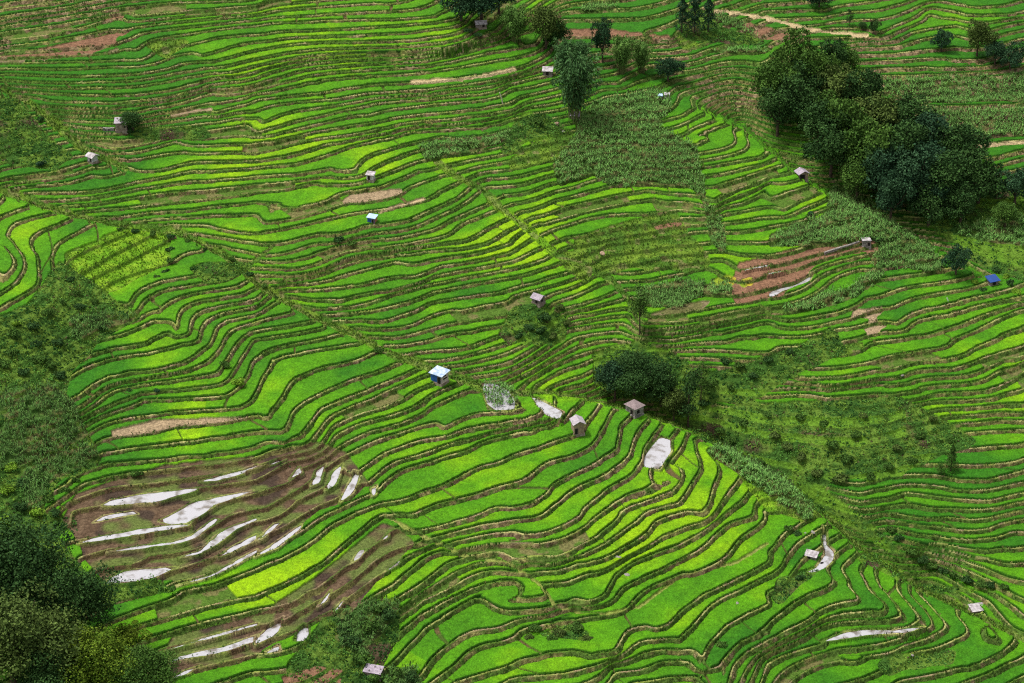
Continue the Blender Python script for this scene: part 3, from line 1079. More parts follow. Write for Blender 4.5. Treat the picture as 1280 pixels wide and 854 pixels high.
# ---------------- materials ----------------
def new_mat(name):
    m = bpy.data.materials.new(name); m.use_nodes = True
    nt = m.node_tree; b = nt.nodes['Principled BSDF']
    return m, nt, b
def tint_mat(name, scale=1.5, var=.35, rough=.85, spec=.15, bump=0.0, bscale=6.0, trans=0.0):
    m, nt, b = new_mat(name)
    a = nt.nodes.new('ShaderNodeAttribute'); a.attribute_name = 'tint'
    g = nt.nodes.new('ShaderNodeNewGeometry')
    n = nt.nodes.new('ShaderNodeTexNoise'); n.inputs['Scale'].default_value = scale; n.inputs['Detail'].default_value = 4
    nt.links.new(g.outputs['Position'], n.inputs['Vector'])
    r = nt.nodes.new('ShaderNodeMapRange'); r.inputs['From Min'].default_value = .3; r.inputs['From Max'].default_value = .7
    r.inputs['To Min'].default_value = 1-var; r.inputs['To Max'].default_value = 1+var
    nt.links.new(n.outputs['Fac'], r.inputs['Value'])
    mx = nt.nodes.new('ShaderNodeVectorMath'); mx.operation = 'SCALE'
    nt.links.new(a.outputs['Color'], mx.inputs[0]); nt.links.new(r.outputs['Result'], mx.inputs['Scale'])
    nt.links.new(mx.outputs['Vector'], b.inputs['Base Color'])
    b.inputs['Roughness'].default_value = rough; b.inputs['Specular IOR Level'].default_value = spec
    if bump:
        n2 = nt.nodes.new('ShaderNodeTexNoise'); n2.inputs['Scale'].default_value = bscale; n2.inputs['Detail'].default_value = 5
        nt.links.new(g.outputs['Position'], n2.inputs['Vector'])
        bp = nt.nodes.new('ShaderNodeBump'); bp.inputs['Strength'].default_value = bump; bp.inputs['Distance'].default_value = .25
        nt.links.new(n2.outputs['Fac'], bp.inputs['Height']); nt.links.new(bp.outputs['Normal'], b.inputs['Normal'])
    return m
M_GROUND = tint_mat('soil_and_turf', 2.2, .38, .95, .05, .9, 4.0)
M_RICE = tint_mat('rice_blades', 3.0, .26, .7, .08, .5, 7.0)

def flat_mat(name, col, rough=.8, spec=.3, var=.25, scale=2.0, metal=0.0, dark=None, bump=.2, bscale=12.0):
    m, nt, b = new_mat(name)
    t = nt.nodes.new('ShaderNodeTexCoord')
    n = nt.nodes.new('ShaderNodeTexNoise'); n.inputs['Scale'].default_value = scale; n.inputs['Detail'].default_value = 5
    nt.links.new(t.outputs['Object'], n.inputs['Vector'])
    cr = nt.nodes.new('ShaderNodeValToRGB')
    c = np.array(col); d = np.array(dark) if dark is not None else c*(1-var)
    cr.color_ramp.elements[0].position = .32; cr.color_ramp.elements[1].position = .68
    cr.color_ramp.elements[0].color = (*d, 1); cr.color_ramp.elements[1].color = (*(np.clip(c*(1+var*.6), 0, .9)), 1)
    nt.links.new(n.outputs['Fac'], cr.inputs['Fac']); nt.links.new(cr.outputs['Color'], b.inputs['Base Color'])
    b.inputs['Roughness'].default_value = rough; b.inputs['Specular IOR Level'].default_value = spec; b.inputs['Metallic'].default_value = metal
    if bump:
        n2 = nt.nodes.new('ShaderNodeTexNoise'); n2.inputs['Scale'].default_value = bscale
        nt.links.new(t.outputs['Object'], n2.inputs['Vector'])
        bp = nt.nodes.new('ShaderNodeBump'); bp.inputs['Strength'].default_value = bump; bp.inputs['Distance'].default_value = .05
        nt.links.new(n2.outputs['Fac'], bp.inputs['Height']); nt.links.new(bp.outputs['Normal'], b.inputs['Normal'])
    return m
def water_mat(name, col, ior=2.6, rough=.03):
    m, nt, b = new_mat(name)
    b.inputs['Base Color'].default_value = (*col, 1); b.inputs['Roughness'].default_value = rough
    b.inputs['IOR'].default_value = ior; b.inputs['Specular IOR Level'].default_value = .5
    t = nt.nodes.new('ShaderNodeTexCoord'); n = nt.nodes.new('ShaderNodeTexNoise'); n.inputs['Scale'].default_value = 1.2
    g = nt.nodes.new('ShaderNodeNewGeometry'); n3 = nt.nodes.new('ShaderNodeTexNoise'); n3.inputs['Scale'].default_value = .55; n3.inputs['Detail'].default_value = 6
    nt.links.new(g.outputs['Position'], n3.inputs['Vector']); cr = nt.nodes.new('ShaderNodeValToRGB'); e = cr.color_ramp.elements
    e[0].position = .34; e[0].color = (.13, .105, .075, 1); e[1].position = .50; e[1].color = (*col, 1)
    nt.links.new(n3.outputs['Fac'], cr.inputs['Fac']); nt.links.new(cr.outputs['Color'], b.inputs['Base Color'])
    nt.links.new(t.outputs['Object'], n.inputs['Vector'])
    bp = nt.nodes.new('ShaderNodeBump'); bp.inputs['Strength'].default_value = .06; bp.inputs['Distance'].default_value = .02
    nt.links.new(n.outputs['Fac'], bp.inputs['Height']); nt.links.new(bp.outputs['Normal'], b.inputs['Normal'])
    return m
M_WATER = water_mat('sky_pale_water', (.40, .39, .41))  # pale base puts much of the white sky reflection into the colour

def structure(o, kind='structure'):
    o['kind'] = kind; return o
hill, riceo = build_ground()
hill.data.materials.append(M_GROUND); structure(hill)
riceo.data.materials.append(M_RICE); riceo['kind'] = 'stuff'
riceo['label'] = 'bright green young rice covering the terrace treads'; riceo['category'] = 'rice'
hill['label'] = 'stepped hillside of earth banks and grassy bunds'; hill['category'] = 'hillside'
for nm, lev, W, ok in PONDS:
    n = len(W); c = W.mean(0)
    # round off the traced shoreline
    Q = W.copy()
    for _ in range(1):
        A = np.empty((len(Q)*2, 2)); nx = np.roll(Q, -1, 0)
        A[0::2] = .75*Q+.25*nx; A[1::2] = .25*Q+.75*nx; Q = A
    bm = bmesh.new()
    vs = [bm.verts.new((p[0]-c[0], p[1]-c[1], 0)) for p in Q]
    f = bm.faces.new(vs); f.normal_update()
    if f.normal.z < 0: f.normal_flip()
    bmesh.ops.triangulate(bm, faces=bm.faces[:])
    name = 'pond_water' if nm == 'pond' else 'flooded_paddy_water'
    me = bpy.data.meshes.new(name); bm.to_mesh(me); bm.free(); me.materials.append(M_WATER)
    o = bpy.data.objects.new(name, me); o.location = (c[0], c[1], lev); COL.objects.link(o); structure(o)
# ---------------- plants ----------------
M_LEAF = tint_mat('leaves', .7, .34, .75, .06)
M_BARK = flat_mat('bark', (.09, .065, .045), .9, .1, .4, 3.0)
M_CULM = flat_mat('bamboo_culm', (.14, .17, .05), .6, .3, .3, 3.0)

def quads(c, n, size, asp, rng, up=None):
    """leaf quads at centres c facing n; returns (verts, faces)"""
    k = len(c); n = n/(np.linalg.norm(n, axis=1, keepdims=True)+1e-9)
    a = rng.normal(size=(k, 3)) if up is None else up+.25*rng.normal(size=(k, 3))
    t = a-n*(a*n).sum(1, keepdims=True); t /= np.linalg.norm(t, axis=1, keepdims=True)+1e-9
    b = np.cross(n, t)
    s = (size*(.6+.8*rng.rand(k)))[:, None] if np.isscalar(size) else (size*(.7+.6*rng.rand(k)))[:, None]
    w = s*asp
    V = np.stack([c-t*s*.5, c+b*w*.5+n*s*.08, c+t*s*.5, c-b*w*.5+n*s*.08], 1).reshape(-1, 3)
    return V, np.arange(k*4, dtype=np.int32).reshape(-1, 4)
def tube(path, radii, seg=7):
    path = np.array(path, float); V = []; Fq = []
    for i, p in enumerate(path):
        d = path[min(i+1, len(path)-1)]-path[max(i-1, 0)]; d /= np.linalg.norm(d)+1e-9
        a = np.cross(d, (0.3, 1, .1)); a /= np.linalg.norm(a)+1e-9; b = np.cross(d, a)
        for k in range(seg):
            q = 2*math.pi*k/seg; V.append(p+radii[i]*(math.cos(q)*a+math.sin(q)*b))
    for i in range(len(path)-1):
        for k in range(seg): Fq.append((i*seg+k, i*seg+(k+1) % seg, (i+1)*seg+(k+1) % seg, (i+1)*seg+k))
    return np.array(V), np.array(Fq, np.int32)
def join(parts):
    V = []; Fq = []; o = 0
    for v, f in parts: V.append(v); Fq.append(f+o); o += len(v)
    return np.concatenate(V), np.concatenate(Fq)

PAL = {'dark': ((.010, .036, .011), (.050, .110, .026)), 'mid': ((.018, .055, .010), (.080, .160, .026)),
       'olive': ((.026, .054, .012), (.105, .155, .034)), 'gold': ((.026, .080, .008), (.170, .250, .022)),
       'bamboo': ((.018, .060, .020), (.085, .180, .055)), 'bamboo_light': ((.035, .095, .018), (.140, .265, .055)),
       'blue': ((.009, .034, .018), (.040, .092, .038)), 'lime': ((.07, .16, .012), (.19, .33, .03))}
def shade(pal, w): 
    a, b = (np.array(q) for q in PAL[pal]); return a+(b-a)*np.clip(w, 0, 1)[:, None]

def crown_broad(R, zc, nl, per, leaf, pal, rng, flat=.85, asp=.62):
    P, N_, Cc = [], [], []
    lob = []
    for k in range(nl):
        th = rng.rand()*2*math.pi; ph = math.asin(np.clip(rng.uniform(-.55, 1), -1, 1)); rr = R*rng.uniform(.35, .88)
        c = np.array([rr*math.cos(ph)*math.cos(th), rr*math.cos(ph)*math.sin(th), zc+rr*flat*math.sin(ph)]); r = R*rng.uniform(.20, .42); lob.append((c, r))
    lob.append((np.array([0, 0, zc]), R*.6))
    for c, r in lob:
        n = int(per*(r/(R*.36))**2)
        d = rng.normal(size=(n, 3)); d[:, 2] += .35; d /= np.linalg.norm(d, axis=1, keepdims=True)
        rad = r*(.55+.5*rng.rand(n)**.5)
        p = c+d*rad[:, None]*np.array([1, 1, .85])
        # sprays: gather the leaves of a lobe into tufts
        g = rng.normal(size=(max(6, n//28), 3)); g[:, 2] += .4; g /= np.linalg.norm(g, axis=1, keepdims=True)
        tuft = c+g*r*np.array([1, 1, .85]); idx = rng.randint(len(tuft), size=n)
        sel = rng.rand(n) < .55
        p[sel] = tuft[idx[sel]]+rng.normal(size=(sel.sum(), 3))*r*.17
        P.append(p); N_.append(d+.75*rng.normal(size=(n, 3))); base = rng.rand()
        Cc.append(np.clip(.10+.45*base+.40*rng.rand(n)+.45*(rng.rand(n) < .14), 0, 1))
    P = np.concatenate(P); V, Fq = quads(P, np.concatenate(N_), leaf, asp, rng)
    return V, Fq, np.repeat(shade(pal, np.concatenate(Cc)), 4, 0), lob
def tree_broad(R, H, nl, per, leaf, pal, seed, flat=.85, trunk_r=.26):
    rng = np.random.RandomState(seed); zc = H-R*flat
    V, Fq, c, lob = crown_broad(R, zc, nl, per, leaf, pal, rng, flat)
    parts = [tube([(0, 0, -1.2), (.1, 0, zc*.35), (-.08, .1, zc*.7), (0, 0, zc)], [trunk_r*1.25, trunk_r, trunk_r*.75, trunk_r*.45])]
    for q, r in lob[:7]:
        s = np.array([0, 0, zc*rng.uniform(.4, .75)]); parts.append(tube([s, s*.5+q*.5+(0, 0, -.2), q], [trunk_r*.5, trunk_r*.32, trunk_r*.12], 5))
    return (V, Fq, c), join(parts)
def tree_bamboo(R, H, nc, pal, seed):
    rng = np.random.RandomState(seed); P, N_, T, Cc, tr = [], [], [], [], []
    for k in range(nc):
        th = rng.rand()*6.283; q = rng.rand()**.6; base = np.array([math.cos(th), math.sin(th), 0])*R*.28*q; out = np.array([math.cos(th), math.sin(th), 0])
        h = H*rng.uniform(.65, 1.05); lean = R*rng.uniform(.3, 1.0)*q
        ts = np.linspace(0, 1, 6); path = [base+out*lean*t**2.4+np.array([0, 0, h*(t-.16*t**4*q)]) for t in ts]
        path[0] = path[0]-np.array([0, 0, .8]); tr.append(tube(path, [.07, .065, .055, .045, .03, .015], 5))
        n = 170; tt = .28+.74*rng.rand(n)**.75; ctr = base+out*lean*(tt**2.4)[:, None]+np.stack([0*tt, 0*tt, h*(tt-.16*tt**4*q)], 1)
        spread = (.25+.95*np.sin(np.clip(tt, 0, 1)*2.9))*R*.20
        d = rng.normal(size=(n, 3)); d /= np.linalg.norm(d, axis=1, keepdims=True)
        p = ctr+d*spread[:, None]; p[:, 2] -= .3*rng.rand(n)
        P.append(p); N_.append(d*.6+rng.normal(size=(n, 3))*.6+np.array([0, 0, .7])); T.append(d*.7+out*.4+np.array([0, 0, -.55])); Cc.append(np.clip(.15+.5*rng.rand()+.4*rng.rand(n), 0, 1))
    V, Fq = quads(np.concatenate(P), np.concatenate(N_), .62, .34, rng, np.concatenate(T))
    return (V, Fq, np.repeat(shade(pal, np.concatenate(Cc)), 4, 0)), join(tr)
def tree_spire(R, H, pal, seed, per=2600, leaf=.42):
    rng = np.random.RandomState(seed); t = rng.rand(per)**.8; z = H*(.12+.88*t); rmax = R*(1-t)**.75*(.75+.35*np.sin(t*26))
    th = rng.rand(per)*6.283; r = rmax*(.45+.6*rng.rand(per)**.5); P = np.stack([r*np.cos(th), r*np.sin(th), z-.25*r], 1)
    d = np.stack([np.cos(th), np.sin(th), .5+0*th], 1)+.6*rng.normal(size=(per, 3))
    V, Fq = quads(P, d, leaf, .5, rng)
    return (V, Fq, np.repeat(shade(pal, .2+.6*rng.rand(per)), 4, 0)), tube([(0, 0, -1), (0, 0, H*.5), (0, 0, H*.97)], [.22, .14, .03])
def tree_airy(R, H, pal, seed):
    rng = np.random.RandomState(seed); P, N_, Cc = [], [], []; tr = [tube([(0, 0, -1), (.15, 0, H*.4), (0, .1, H*.95)], [.16, .11, .03], 6)]
    for k in range(13):
        z = H*rng.uniform(.3, .95); th = rng.rand()*6.283; L = R*rng.uniform(.5, 1)*(1.25-z/H*.6); e = np.array([math.cos(th)*L, math.sin(th)*L, z+.35*L])
        s = np.array([0, 0, z-.2]); tr.append(tube([s, .5*(s+e)+(0, 0, .12), e], [.06, .04, .015], 5)); n = 120
        f = rng.rand(n)[:, None]; P.append(s+(e-s)*(.25+.75*f)+rng.normal(size=(n, 3))*.32*R*.5); N_.append(rng.normal(size=(n, 3))+(0, 0, .5)); Cc.append(.2+.7*rng.rand(n))
    V, Fq = quads(np.concatenate(P), np.concatenate(N_), .36, .5, rng)
    return (V, Fq, np.repeat(shade(pal, np.concatenate(Cc)), 4, 0)), join(tr)
def bush_mesh(R, pal, seed, n=900, leaf=.30):
    rng = np.random.RandomState(seed); P, N_, Cc = [], [], []
    for k in range(7):
        a = rng.rand()*6.283; c = np.array([math.cos(a), math.sin(a), 0])*R*rng.uniform(.1, .6)+np.array([0, 0, R*rng.uniform(.25, .6)]); r = R*rng.uniform(.35, .6)
        m = n//7; d = rng.normal(size=(m, 3)); d[:, 2] = np.abs(d[:, 2])*.9-.15; d /= np.linalg.norm(d, axis=1, keepdims=True)
        P.append(c+d*(r*(.6+.45*rng.rand(m)))[:, None]); N_.append(d+.7*rng.normal(size=(m, 3))); Cc.append(np.clip(.1+.5*rng.rand()+.45*rng.rand(m), 0, 1))
    V, Fq = quads(np.concatenate(P), np.concatenate(N_), leaf, .6, rng)
    return V, Fq, np.repeat(shade(pal, np.concatenate(Cc)), 4, 0)

_cache = {}
def part(name, data, mat, parent):
    v, f = data[0], data[1]
    me = mesh_from(name, v, f)
    if len(data) > 2: set_col(me, data[2])
    me.materials.append(mat)
    o = bpy.data.objects.new(name, me); COL.objects.link(o); o.parent = parent
    return o
def copy_tree(root):
    r = root.copy(); COL.objects.link(r)
    for ch in list(root.children):
        c = ch.copy(); COL.objects.link(c); c.parent = r
    return r
TREE_NAME = {'broad': 'broadleaf_tree', 'large': 'broadleaf_tree', 'bamboo': 'bamboo_clump', 'spire': 'cypress_tree', 'airy': 'slender_tree'}
REF = {'broad': 2.55, 'large': 6.2, 'bamboo': 4.0, 'spire': 2.0, 'airy': 2.3}
CEN = {'broad': 4.2, 'large': 7.6, 'bamboo': 7.0, 'spire': 5.0, 'airy': 5.0}
def tree(kind, pal, cu, cv, rpx, label, group=None, var=0, hz=1.0, rot=None, cat='tree'):
    """cu, cv: middle of the crown on the survey; rpx: crown radius there"""
    s = rpx/6.45/REF[kind]
    p = at(cu, cv+CEN[kind]*s*hz*.88*6.45)
    key = (kind, pal, var)
    if key not in _cache:
        if kind == 'broad': cr, tr = tree_broad(4.0, 8.0, 15, 390, .36, pal, 100+var*7, .95)
        elif kind == 'large': cr, tr = tree_broad(7.2, 14.2, 30, 640, .38, pal, 200+var*7, .92, .4)
        elif kind == 'bamboo': cr, tr = tree_bamboo(5.0, 12.0, 34, pal, 300+var*7)
        elif kind == 'spire': cr, tr = tree_spire(2.2, 12.0, pal, 400+var*7)
        else: cr, tr = tree_airy(2.6, 9.0, pal, 500+var*7)
        e = bpy.data.objects.new(TREE_NAME[kind], None); e.empty_display_size = .5; COL.objects.link(e)
        part('trunk' if kind != 'bamboo' else 'culms', tr, M_BARK if kind != 'bamboo' else M_CULM, e); part('crown', cr, M_LEAF, e)
        _cache[key] = e; r = e
    else: r = copy_tree(_cache[key])
    q = random.Random(int(cu*31+cv*7))
    r.location = p; r.scale = (s, s, s*hz); r.rotation_euler = (0, 0, q.uniform(0, 6.283) if rot is None else rot)
    r['label'] = label; r['category'] = cat
    if group: r['group'] = group
    elif 'group' in r: del r['group']
    return r
def bush(u, v, rpx, pal, label, group=None, var=None, flat=.8):
    q = random.Random(int(u*13+v*17)); var = q.randrange(3) if var is None else var
    key = ('bush', pal, var)
    if key not in _cache:
        me_v = bush_mesh(1.0, pal, 700+var*9, 760, .24); me = mesh_from('bush', me_v[0], me_v[1]); set_col(me, me_v[2]); me.materials.append(M_LEAF)
        _cache[key] = me
    o = bpy.data.objects.new('bush', _cache[key]); COL.objects.link(o)
    s = rpx/6.45*1.05; o.location = at(u, v+rpx*.35); o.scale = (s, s, s*flat); o.rotation_euler = (0, 0, q.uniform(0, 6.28))
    o['label'] = label; o['category'] = 'bush'
    if group: o['group'] = group
    return o
G = 'trees of the dark grove below the upper terraces'
for a in [
 ('broad','mid', 988, 74, 23, 'tall pointed tree at the upper end of the grove, its crown standing highest', 0, 1.25),
 ('broad','mid', 962, 104, 22, 'tree on the outer edge of the grove beside the stone faced terraces', 1, 1.1),
 ('broad','dark', 972, 138, 20, 'dark tree at the foot of the grove edge above the small curved paddies', 2, 1.1),
 ('broad','mid', 1012, 92, 22, 'mid green tree second from the pointed one along the grove crest', 2, 1.1),
 ('broad','dark', 1036, 76, 19, 'rounded dark tree on the grove crest against the red earth bank', 3, 1.15),
 ('broad','mid', 1058, 78, 15, 'small rounded crown at the top of the grove below the thin dirt path', 1, 1.0),
 ('broad','dark', 1005, 126, 24, 'dark tree in the narrow waist of the grove', 0, 1.0),
 ('broad','olive', 1040, 112, 24, 'yellowish topped tree just under the grove crest', 2, 1.0),
 ('broad','dark', 1075, 118, 25, 'broad dark tree at the bend where the grove widens', 3, 1.0),
 ('broad','dark', 1022, 155, 24, 'dark tree above the brown shed on the grove margin', 1, 1.0),
 ('broad','mid', 1056, 150, 26, 'light flecked tree in the middle of the grove', 0, 1.0),
 ('broad','olive', 1096, 146, 25, 'olive tinged tree in the centre of the grove', 1, 1.0),
 ('broad','dark', 1132, 146, 22, 'dark tree at the grove edge facing the corn rows', 2, 1.0),
 ('broad','dark', 1038, 188, 23, 'dark tree just behind the brown shed in the grove', 3, 1.0),
 ('broad','mid', 1076, 186, 27, 'largest mid green crown in the heart of the grove', 2, 1.05),
 ('broad','dark', 1118, 182, 27, 'large dark crown in the heart of the grove', 0, 1.05),
 ('broad','blue', 1160, 170, 24, 'blue green tree where the grove meets the striped corn field', 1, 1.0),
 ('broad','dark', 1196, 186, 23, 'dark tree beside the end of the sandy path', 3, 1.0),
 ('broad','blue', 1100, 218, 25, 'blue green tree low in the grove above the corn slope', 3, 1.0),
 ('broad','blue', 1142, 214, 27, 'blue green tree at the lower middle of the grove', 2, 1.0),
 ('broad','dark', 1182, 222, 25, 'dark tree low in the grove above the pale flowering shrubs', 1, 1.0),
 ('broad','dark', 1222, 222, 22, 'last big tree at the lower end of the grove', 0, 1.0),
 ('broad','mid', 1070, 226, 17, 'small tree hanging over the lower grove margin', 1, 1.1),
 ('broad','blue', 1112, 246, 18, 'narrow drooping tree at the lower grove margin above the corn', 2, 1.35),
 ('broad','dark', 1160, 256, 20, 'dark tree over the pale flowering shrubs at the grove foot', 0, .9),
 ('broad','dark', 1000, 100, 20, 'dark crown filling the gap below the pointed tree of the grove', 3, 1.0),
 ('broad','dark', 985, 112, 19, 'shaded crown in the narrow upper part of the grove, close to its outer edge', 1, 1.0),
 ('broad','mid', 1034, 140, 20, 'bright topped crown at the waist of the grove above the shed', 3, 1.0),
 ('broad','dark', 1080, 156, 22, 'shaded crown between the olive and the light flecked trees of the grove', 0, 1.0),
 ('broad','dark', 1098, 196, 22, 'shaded crown between the two largest of the grove', 2, 1.0),
 ('broad','dark', 1140, 184, 22, 'dark crown in the grove just above its blue green trees', 3, 1.0),
 ('broad','blue', 1160, 202, 22, 'blue green crown squeezed in the lower middle of the grove', 1, 1.0),
 ('broad','dark', 1204, 208, 21, 'dark crown near the lower end of the grove below the sandy path', 2, 1.0),
 ('broad','dark', 1126, 232, 20, 'shaded crown above the drooping tree of the grove', 0, 1.0),
 ('broad','blue', 1150, 238, 19, 'bluish crown at the grove foot above the maize slope', 3, 1.0),
 ('broad','dark', 1200, 254, 18, 'low dark tree at the grove foot beside the gully corn', 3, .9)]:
    tree(a[0], a[1], a[2], a[3], a[4], a[5], G, a[6], a[7])
for a in [
 ('broad','blue', 1268, 232, 17, 'blue green tree at the photo edge beside the gully corn field', 2, 1.0),
 ('broad','mid', 1256, 268, 13, 'small light green tree at the edge of the gully below the sandy path', 1, .9),
 ('spire','blue', 852, 14, 12, 'dark spire shaped tree, first of the three by the upper scrub', 0, 1.0),
 ('spire','blue', 868, 10, 13, 'dark spire shaped tree, middle and tallest of the three by the upper scrub', 1, 1.15),
 ('spire','blue', 885, 14, 12, 'dark spire shaped tree, last of the three by the upper scrub', 2, 1.0),
 ('broad','blue', 576, -2, 21, 'dark tree at the top edge behind the white roofed shed, nearest the terraces', 0, 1.0),
 ('broad','blue', 602, -4, 23, 'dark tree directly behind the white roofed shed at the top edge', 2, 1.0),
 ('broad','blue', 624, -8, 18, 'dark tree at the top edge between shed and bamboo', 3, 1.0),
 ('broad','olive', 682, 32, 17, 'grey green tree with a bare trunk behind the upper terrace ends', 1, 1.25),
 ('broad','dark', 697, 40, 14, 'shorter dark tree behind the bare trunked one', 0, 1.1),
 ('broad','blue', 753, 48, 11, 'slim dark tree standing alone before the pale fallow strip', 2, 1.9),
 ('broad','blue', 835, 86, 13, 'round dark tree by the stone faced terrace wall', 3, .85),
 ('broad','blue', 1024, -4, 13, 'dark tree cut by the top edge above the ridge end', 0, .8),
 ('airy','dark', 1062, 20, 7, 'tiny bare tree in the upper small paddies', 0, 1.0),
 ('broad','dark', 1078, 34, 5, 'first of two small dark trees at the end of the dirt path', 1, .9),
 ('broad','dark', 1092, 33, 6, 'second of two small dark trees at the end of the dirt path', 2, 1.3),
 ('broad','blue', 1176, 50, 11, 'round blue green tree alone among the upper right paddies', 2, .95),
 ('broad','olive', 1221, 46, 15, 'yellowish topped tree beside the dark thicket of the upper right', 3, 1.2),
 ('broad','blue', 1243, 64, 12, 'dark tree of the upper right thicket, next to the yellowish one', 1, 1.0),
 ('broad','blue', 1262, 68, 14, 'darkest and outermost tree of the upper right thicket', 0, .9),
 ('broad','dark', 166, 152, 11, 'dark bushy tree leaning over the stone hut', 1, .8),
 ('large','dark', 793, 466, 32, 'broad dark tree behind the stone hut in the central gully', 1, .82),
 ('broad','dark', 826, 484, 18, 'lower dark tree beside the broad one in the central gully', 3, .9),
 ('broad','blue', 768, 478, 15, 'rounded tree on the uphill side of the broad gully tree', 1, 1.1),
 ('broad','olive', 842, 506, 12, 'small olive tree under the feathery one by the gully', 2, 1.2),
 ('airy','dark', 860, 496, 19, 'feathery thin tree with bare branches by the central gully', 1, 1.05),
 ('airy','mid', 876, 478, 13, 'slight thin tree just above the feathery one by the gully', 0, 1.0),
 ('airy','mid', 800, 388, 17, 'scraggly light tree above the dry brown plot', 2, .95),
 ('broad','blue', 1194, 326, 12, 'small round tree on the bank by the blue roofed shack', 2, 1.1),
 ('spire','mid', 1188, 576, 9, 'small conifer among the far side terraces', 1, .75),
 ('airy','mid', 1176, 586, 6, 'little ragged tree beside the small conifer', 0, .7)]:
    tree(a[0], a[1], a[2], a[3], a[4], a[5], None, a[6], a[7])
for a in [
 ('bamboo','bamboo', 718, 98, 31, 'big dark bamboo clump standing over the small grey hut', 0, 1.12),
 ('bamboo','bamboo', 706, 64, 18, 'paler bamboo plume rising behind the big bamboo clump', 1, 1.0),
 ('bamboo','bamboo_light', 645, 22, 19, 'light green bamboo clump between the white roofed shed and the bare trunked tree', 1, 1.1),
 ('bamboo','bamboo_light', 776, 60, 18, 'light bamboo clump before the pale fallow strip, nearer the slim dark tree', 0, 1.1),
 ('bamboo','bamboo_light', 802, 64, 16, 'light bamboo clump before the pale fallow strip, nearer the round dark tree', 1, 1.05),
 ('bamboo','bamboo', 726, 62, 14, 'small drooping bamboo behind the big clump on the slope', 0, .9)]:
    tree(a[0], a[1], a[2], a[3], a[4], a[5], 'bamboo clumps along the upper gully', a[6], a[7], cat='bamboo')
for a in [
 ('large','dark', 30, 726, 50, 'huge dark tree highest in the lower left corner stand', 0, .9),
 ('large','dark', -18, 728, 44, 'dark tree cut by the photo edge in the lower left stand', 2, .9),
 ('large','olive', 18, 812, 52, 'olive green tree filling the lower left corner', 1, .9),
 ('large','dark', 100, 768, 39, 'dark grey green tree beside the muddy terraces', 2, 1.05),
 ('large','gold', 118, 838, 37, 'yellow green tree with pale young shoots at the bottom edge', 0, .8),
 ('large','mid', 182, 850, 33, 'fresh green tree at the bottom edge below the flooded strips', 1, .8),
 ('broad','gold', 160, 804, 14, 'low gold tipped sapling under the lime green paddy', 2, .8),
 ('large','dark', 62, 850, 37, 'shadowed tree squeezed between the olive and yellow ones', 0, .8)]:
    tree(a[0], a[1], a[2], a[3], a[4], a[5], 'trees of the lower left corner', a[6], a[7])
# bushes, patch by patch
def patch(lab, grp, pal, pts):
    for k, (u, v, r) in enumerate(pts): bush(u, v, r, pal if isinstance(pal, str) else pal[k % len(pal)], lab, grp)
patch('dark green bush in the overgrown hollow left of the bright lime field', 'bushes in the overgrown hollow', ('mid','dark'), [(95,368,7),(101,383,7),(80,378,6),(118,398,6),(60,392,8),(40,408,8),(20,418,9),(72,430,8),(50,448,9),(30,466,8),(62,458,8),(78,470,9),(15,440,8),(88,350,6),(120,378,6),(45,430,7),(5,455,9),(128,410,6)])
patch('leafy bush on the slope beside the lower left stand of trees', 'bushes above the lower left stand', ('mid','lime','dark'), [(60,625,8),(45,640,9),(25,635,9),(80,615,7),(10,615,9),(70,642,7),(95,600,6),(5,650,9),(30,605,8),(55,600,7),(14,585,8)])
patch('bush in the dark thicket below the little grey roofed hut', 'bushes below the little hut', ('dark','olive'), [(680,398,10),(700,386,7),(662,410,7),(690,420,7),(676,412,8),(708,404,6),(648,420,6)])
patch('bush in the scrub around the central gully tree', 'bushes around the gully tree', ('dark','mid'), [(905,452,8),(925,457,8),(960,450,7),(890,478,8),(940,470,7),(868,474,8),(985,440,7),(915,485,7),(765,478,8),(755,492,7),(748,470,7),(845,515,7),(880,505,7)])
patch('dark bush on the wild slope across the gully', 'bushes on the wild slope', ('mid','olive','mid'), [(930,530,8),(970,545,8),(1000,522,7),(1040,555,9),(1000,572,8),(950,577,7),(1070,545,7),(1120,560,7),(1150,545,7),(1090,597,8),(1020,592,8),(900,540,7),(1060,575,9),(985,560,7),(1110,585,7),(1030,530,7),(1080,520,6),(915,552,7),(1140,575,7),(1050,600,10),(960,518,6),(1190,552,6),(1165,525,6)])
patch('hedge bush in the row along the far gully bank', 'hedge bushes along the far gully', ('mid','dark'), [(1112,664,8),(1124,676,7),(1138,690,8),(1152,700,8),(1165,708,8),(1180,715,8),(1195,721,8),(1210,726,8),(1225,730,8),(1240,732,7),(1255,734,6)])
patch('leafy bush in the small vegetable thicket at the bottom edge', 'bushes in the bottom thicket', ('mid','dark'), [(490,846,13),(440,800,11),(460,784,11),(482,770,10),(450,822,10),(428,790,8),(470,760,8),(512,848,9),(470,846,8)])
patch('bush in the weedy strip above the lowest terraces', 'bushes in the weedy strip', ('mid','olive'), [(670,786,7),(700,790,7),(722,786,8),(735,798,6),(690,800,6),(662,798,6)])
patch('low hedge bush along the crest track above the lime field', 'hedge bushes on the crest track', ('mid','dark'), [(150,286,5),(168,289,6),(190,292,6),(214,297,6),(236,303,5),(256,313,5),(290,326,6),(312,343,6),(330,358,5),(212,312,6),(214,326,6),(207,339,6),(196,346,5),(345,372,4)])
patch('low bush in the thicket by the blue roofed shack', 'bushes by the blue roofed shack', ('dark','lime'), [(1228,362,6),(1256,346,7),(1264,354,8),(1272,365,7),(1246,338,7),(1218,352,6)])
patch('bush on the ridge crest beside the vegetable slope', 'bushes on the ridge crest', ('mid','dark'), [(913,574,7),(903,564,6),(930,586,6),(1000,722,6),(985,660,6),(997,668,6)])
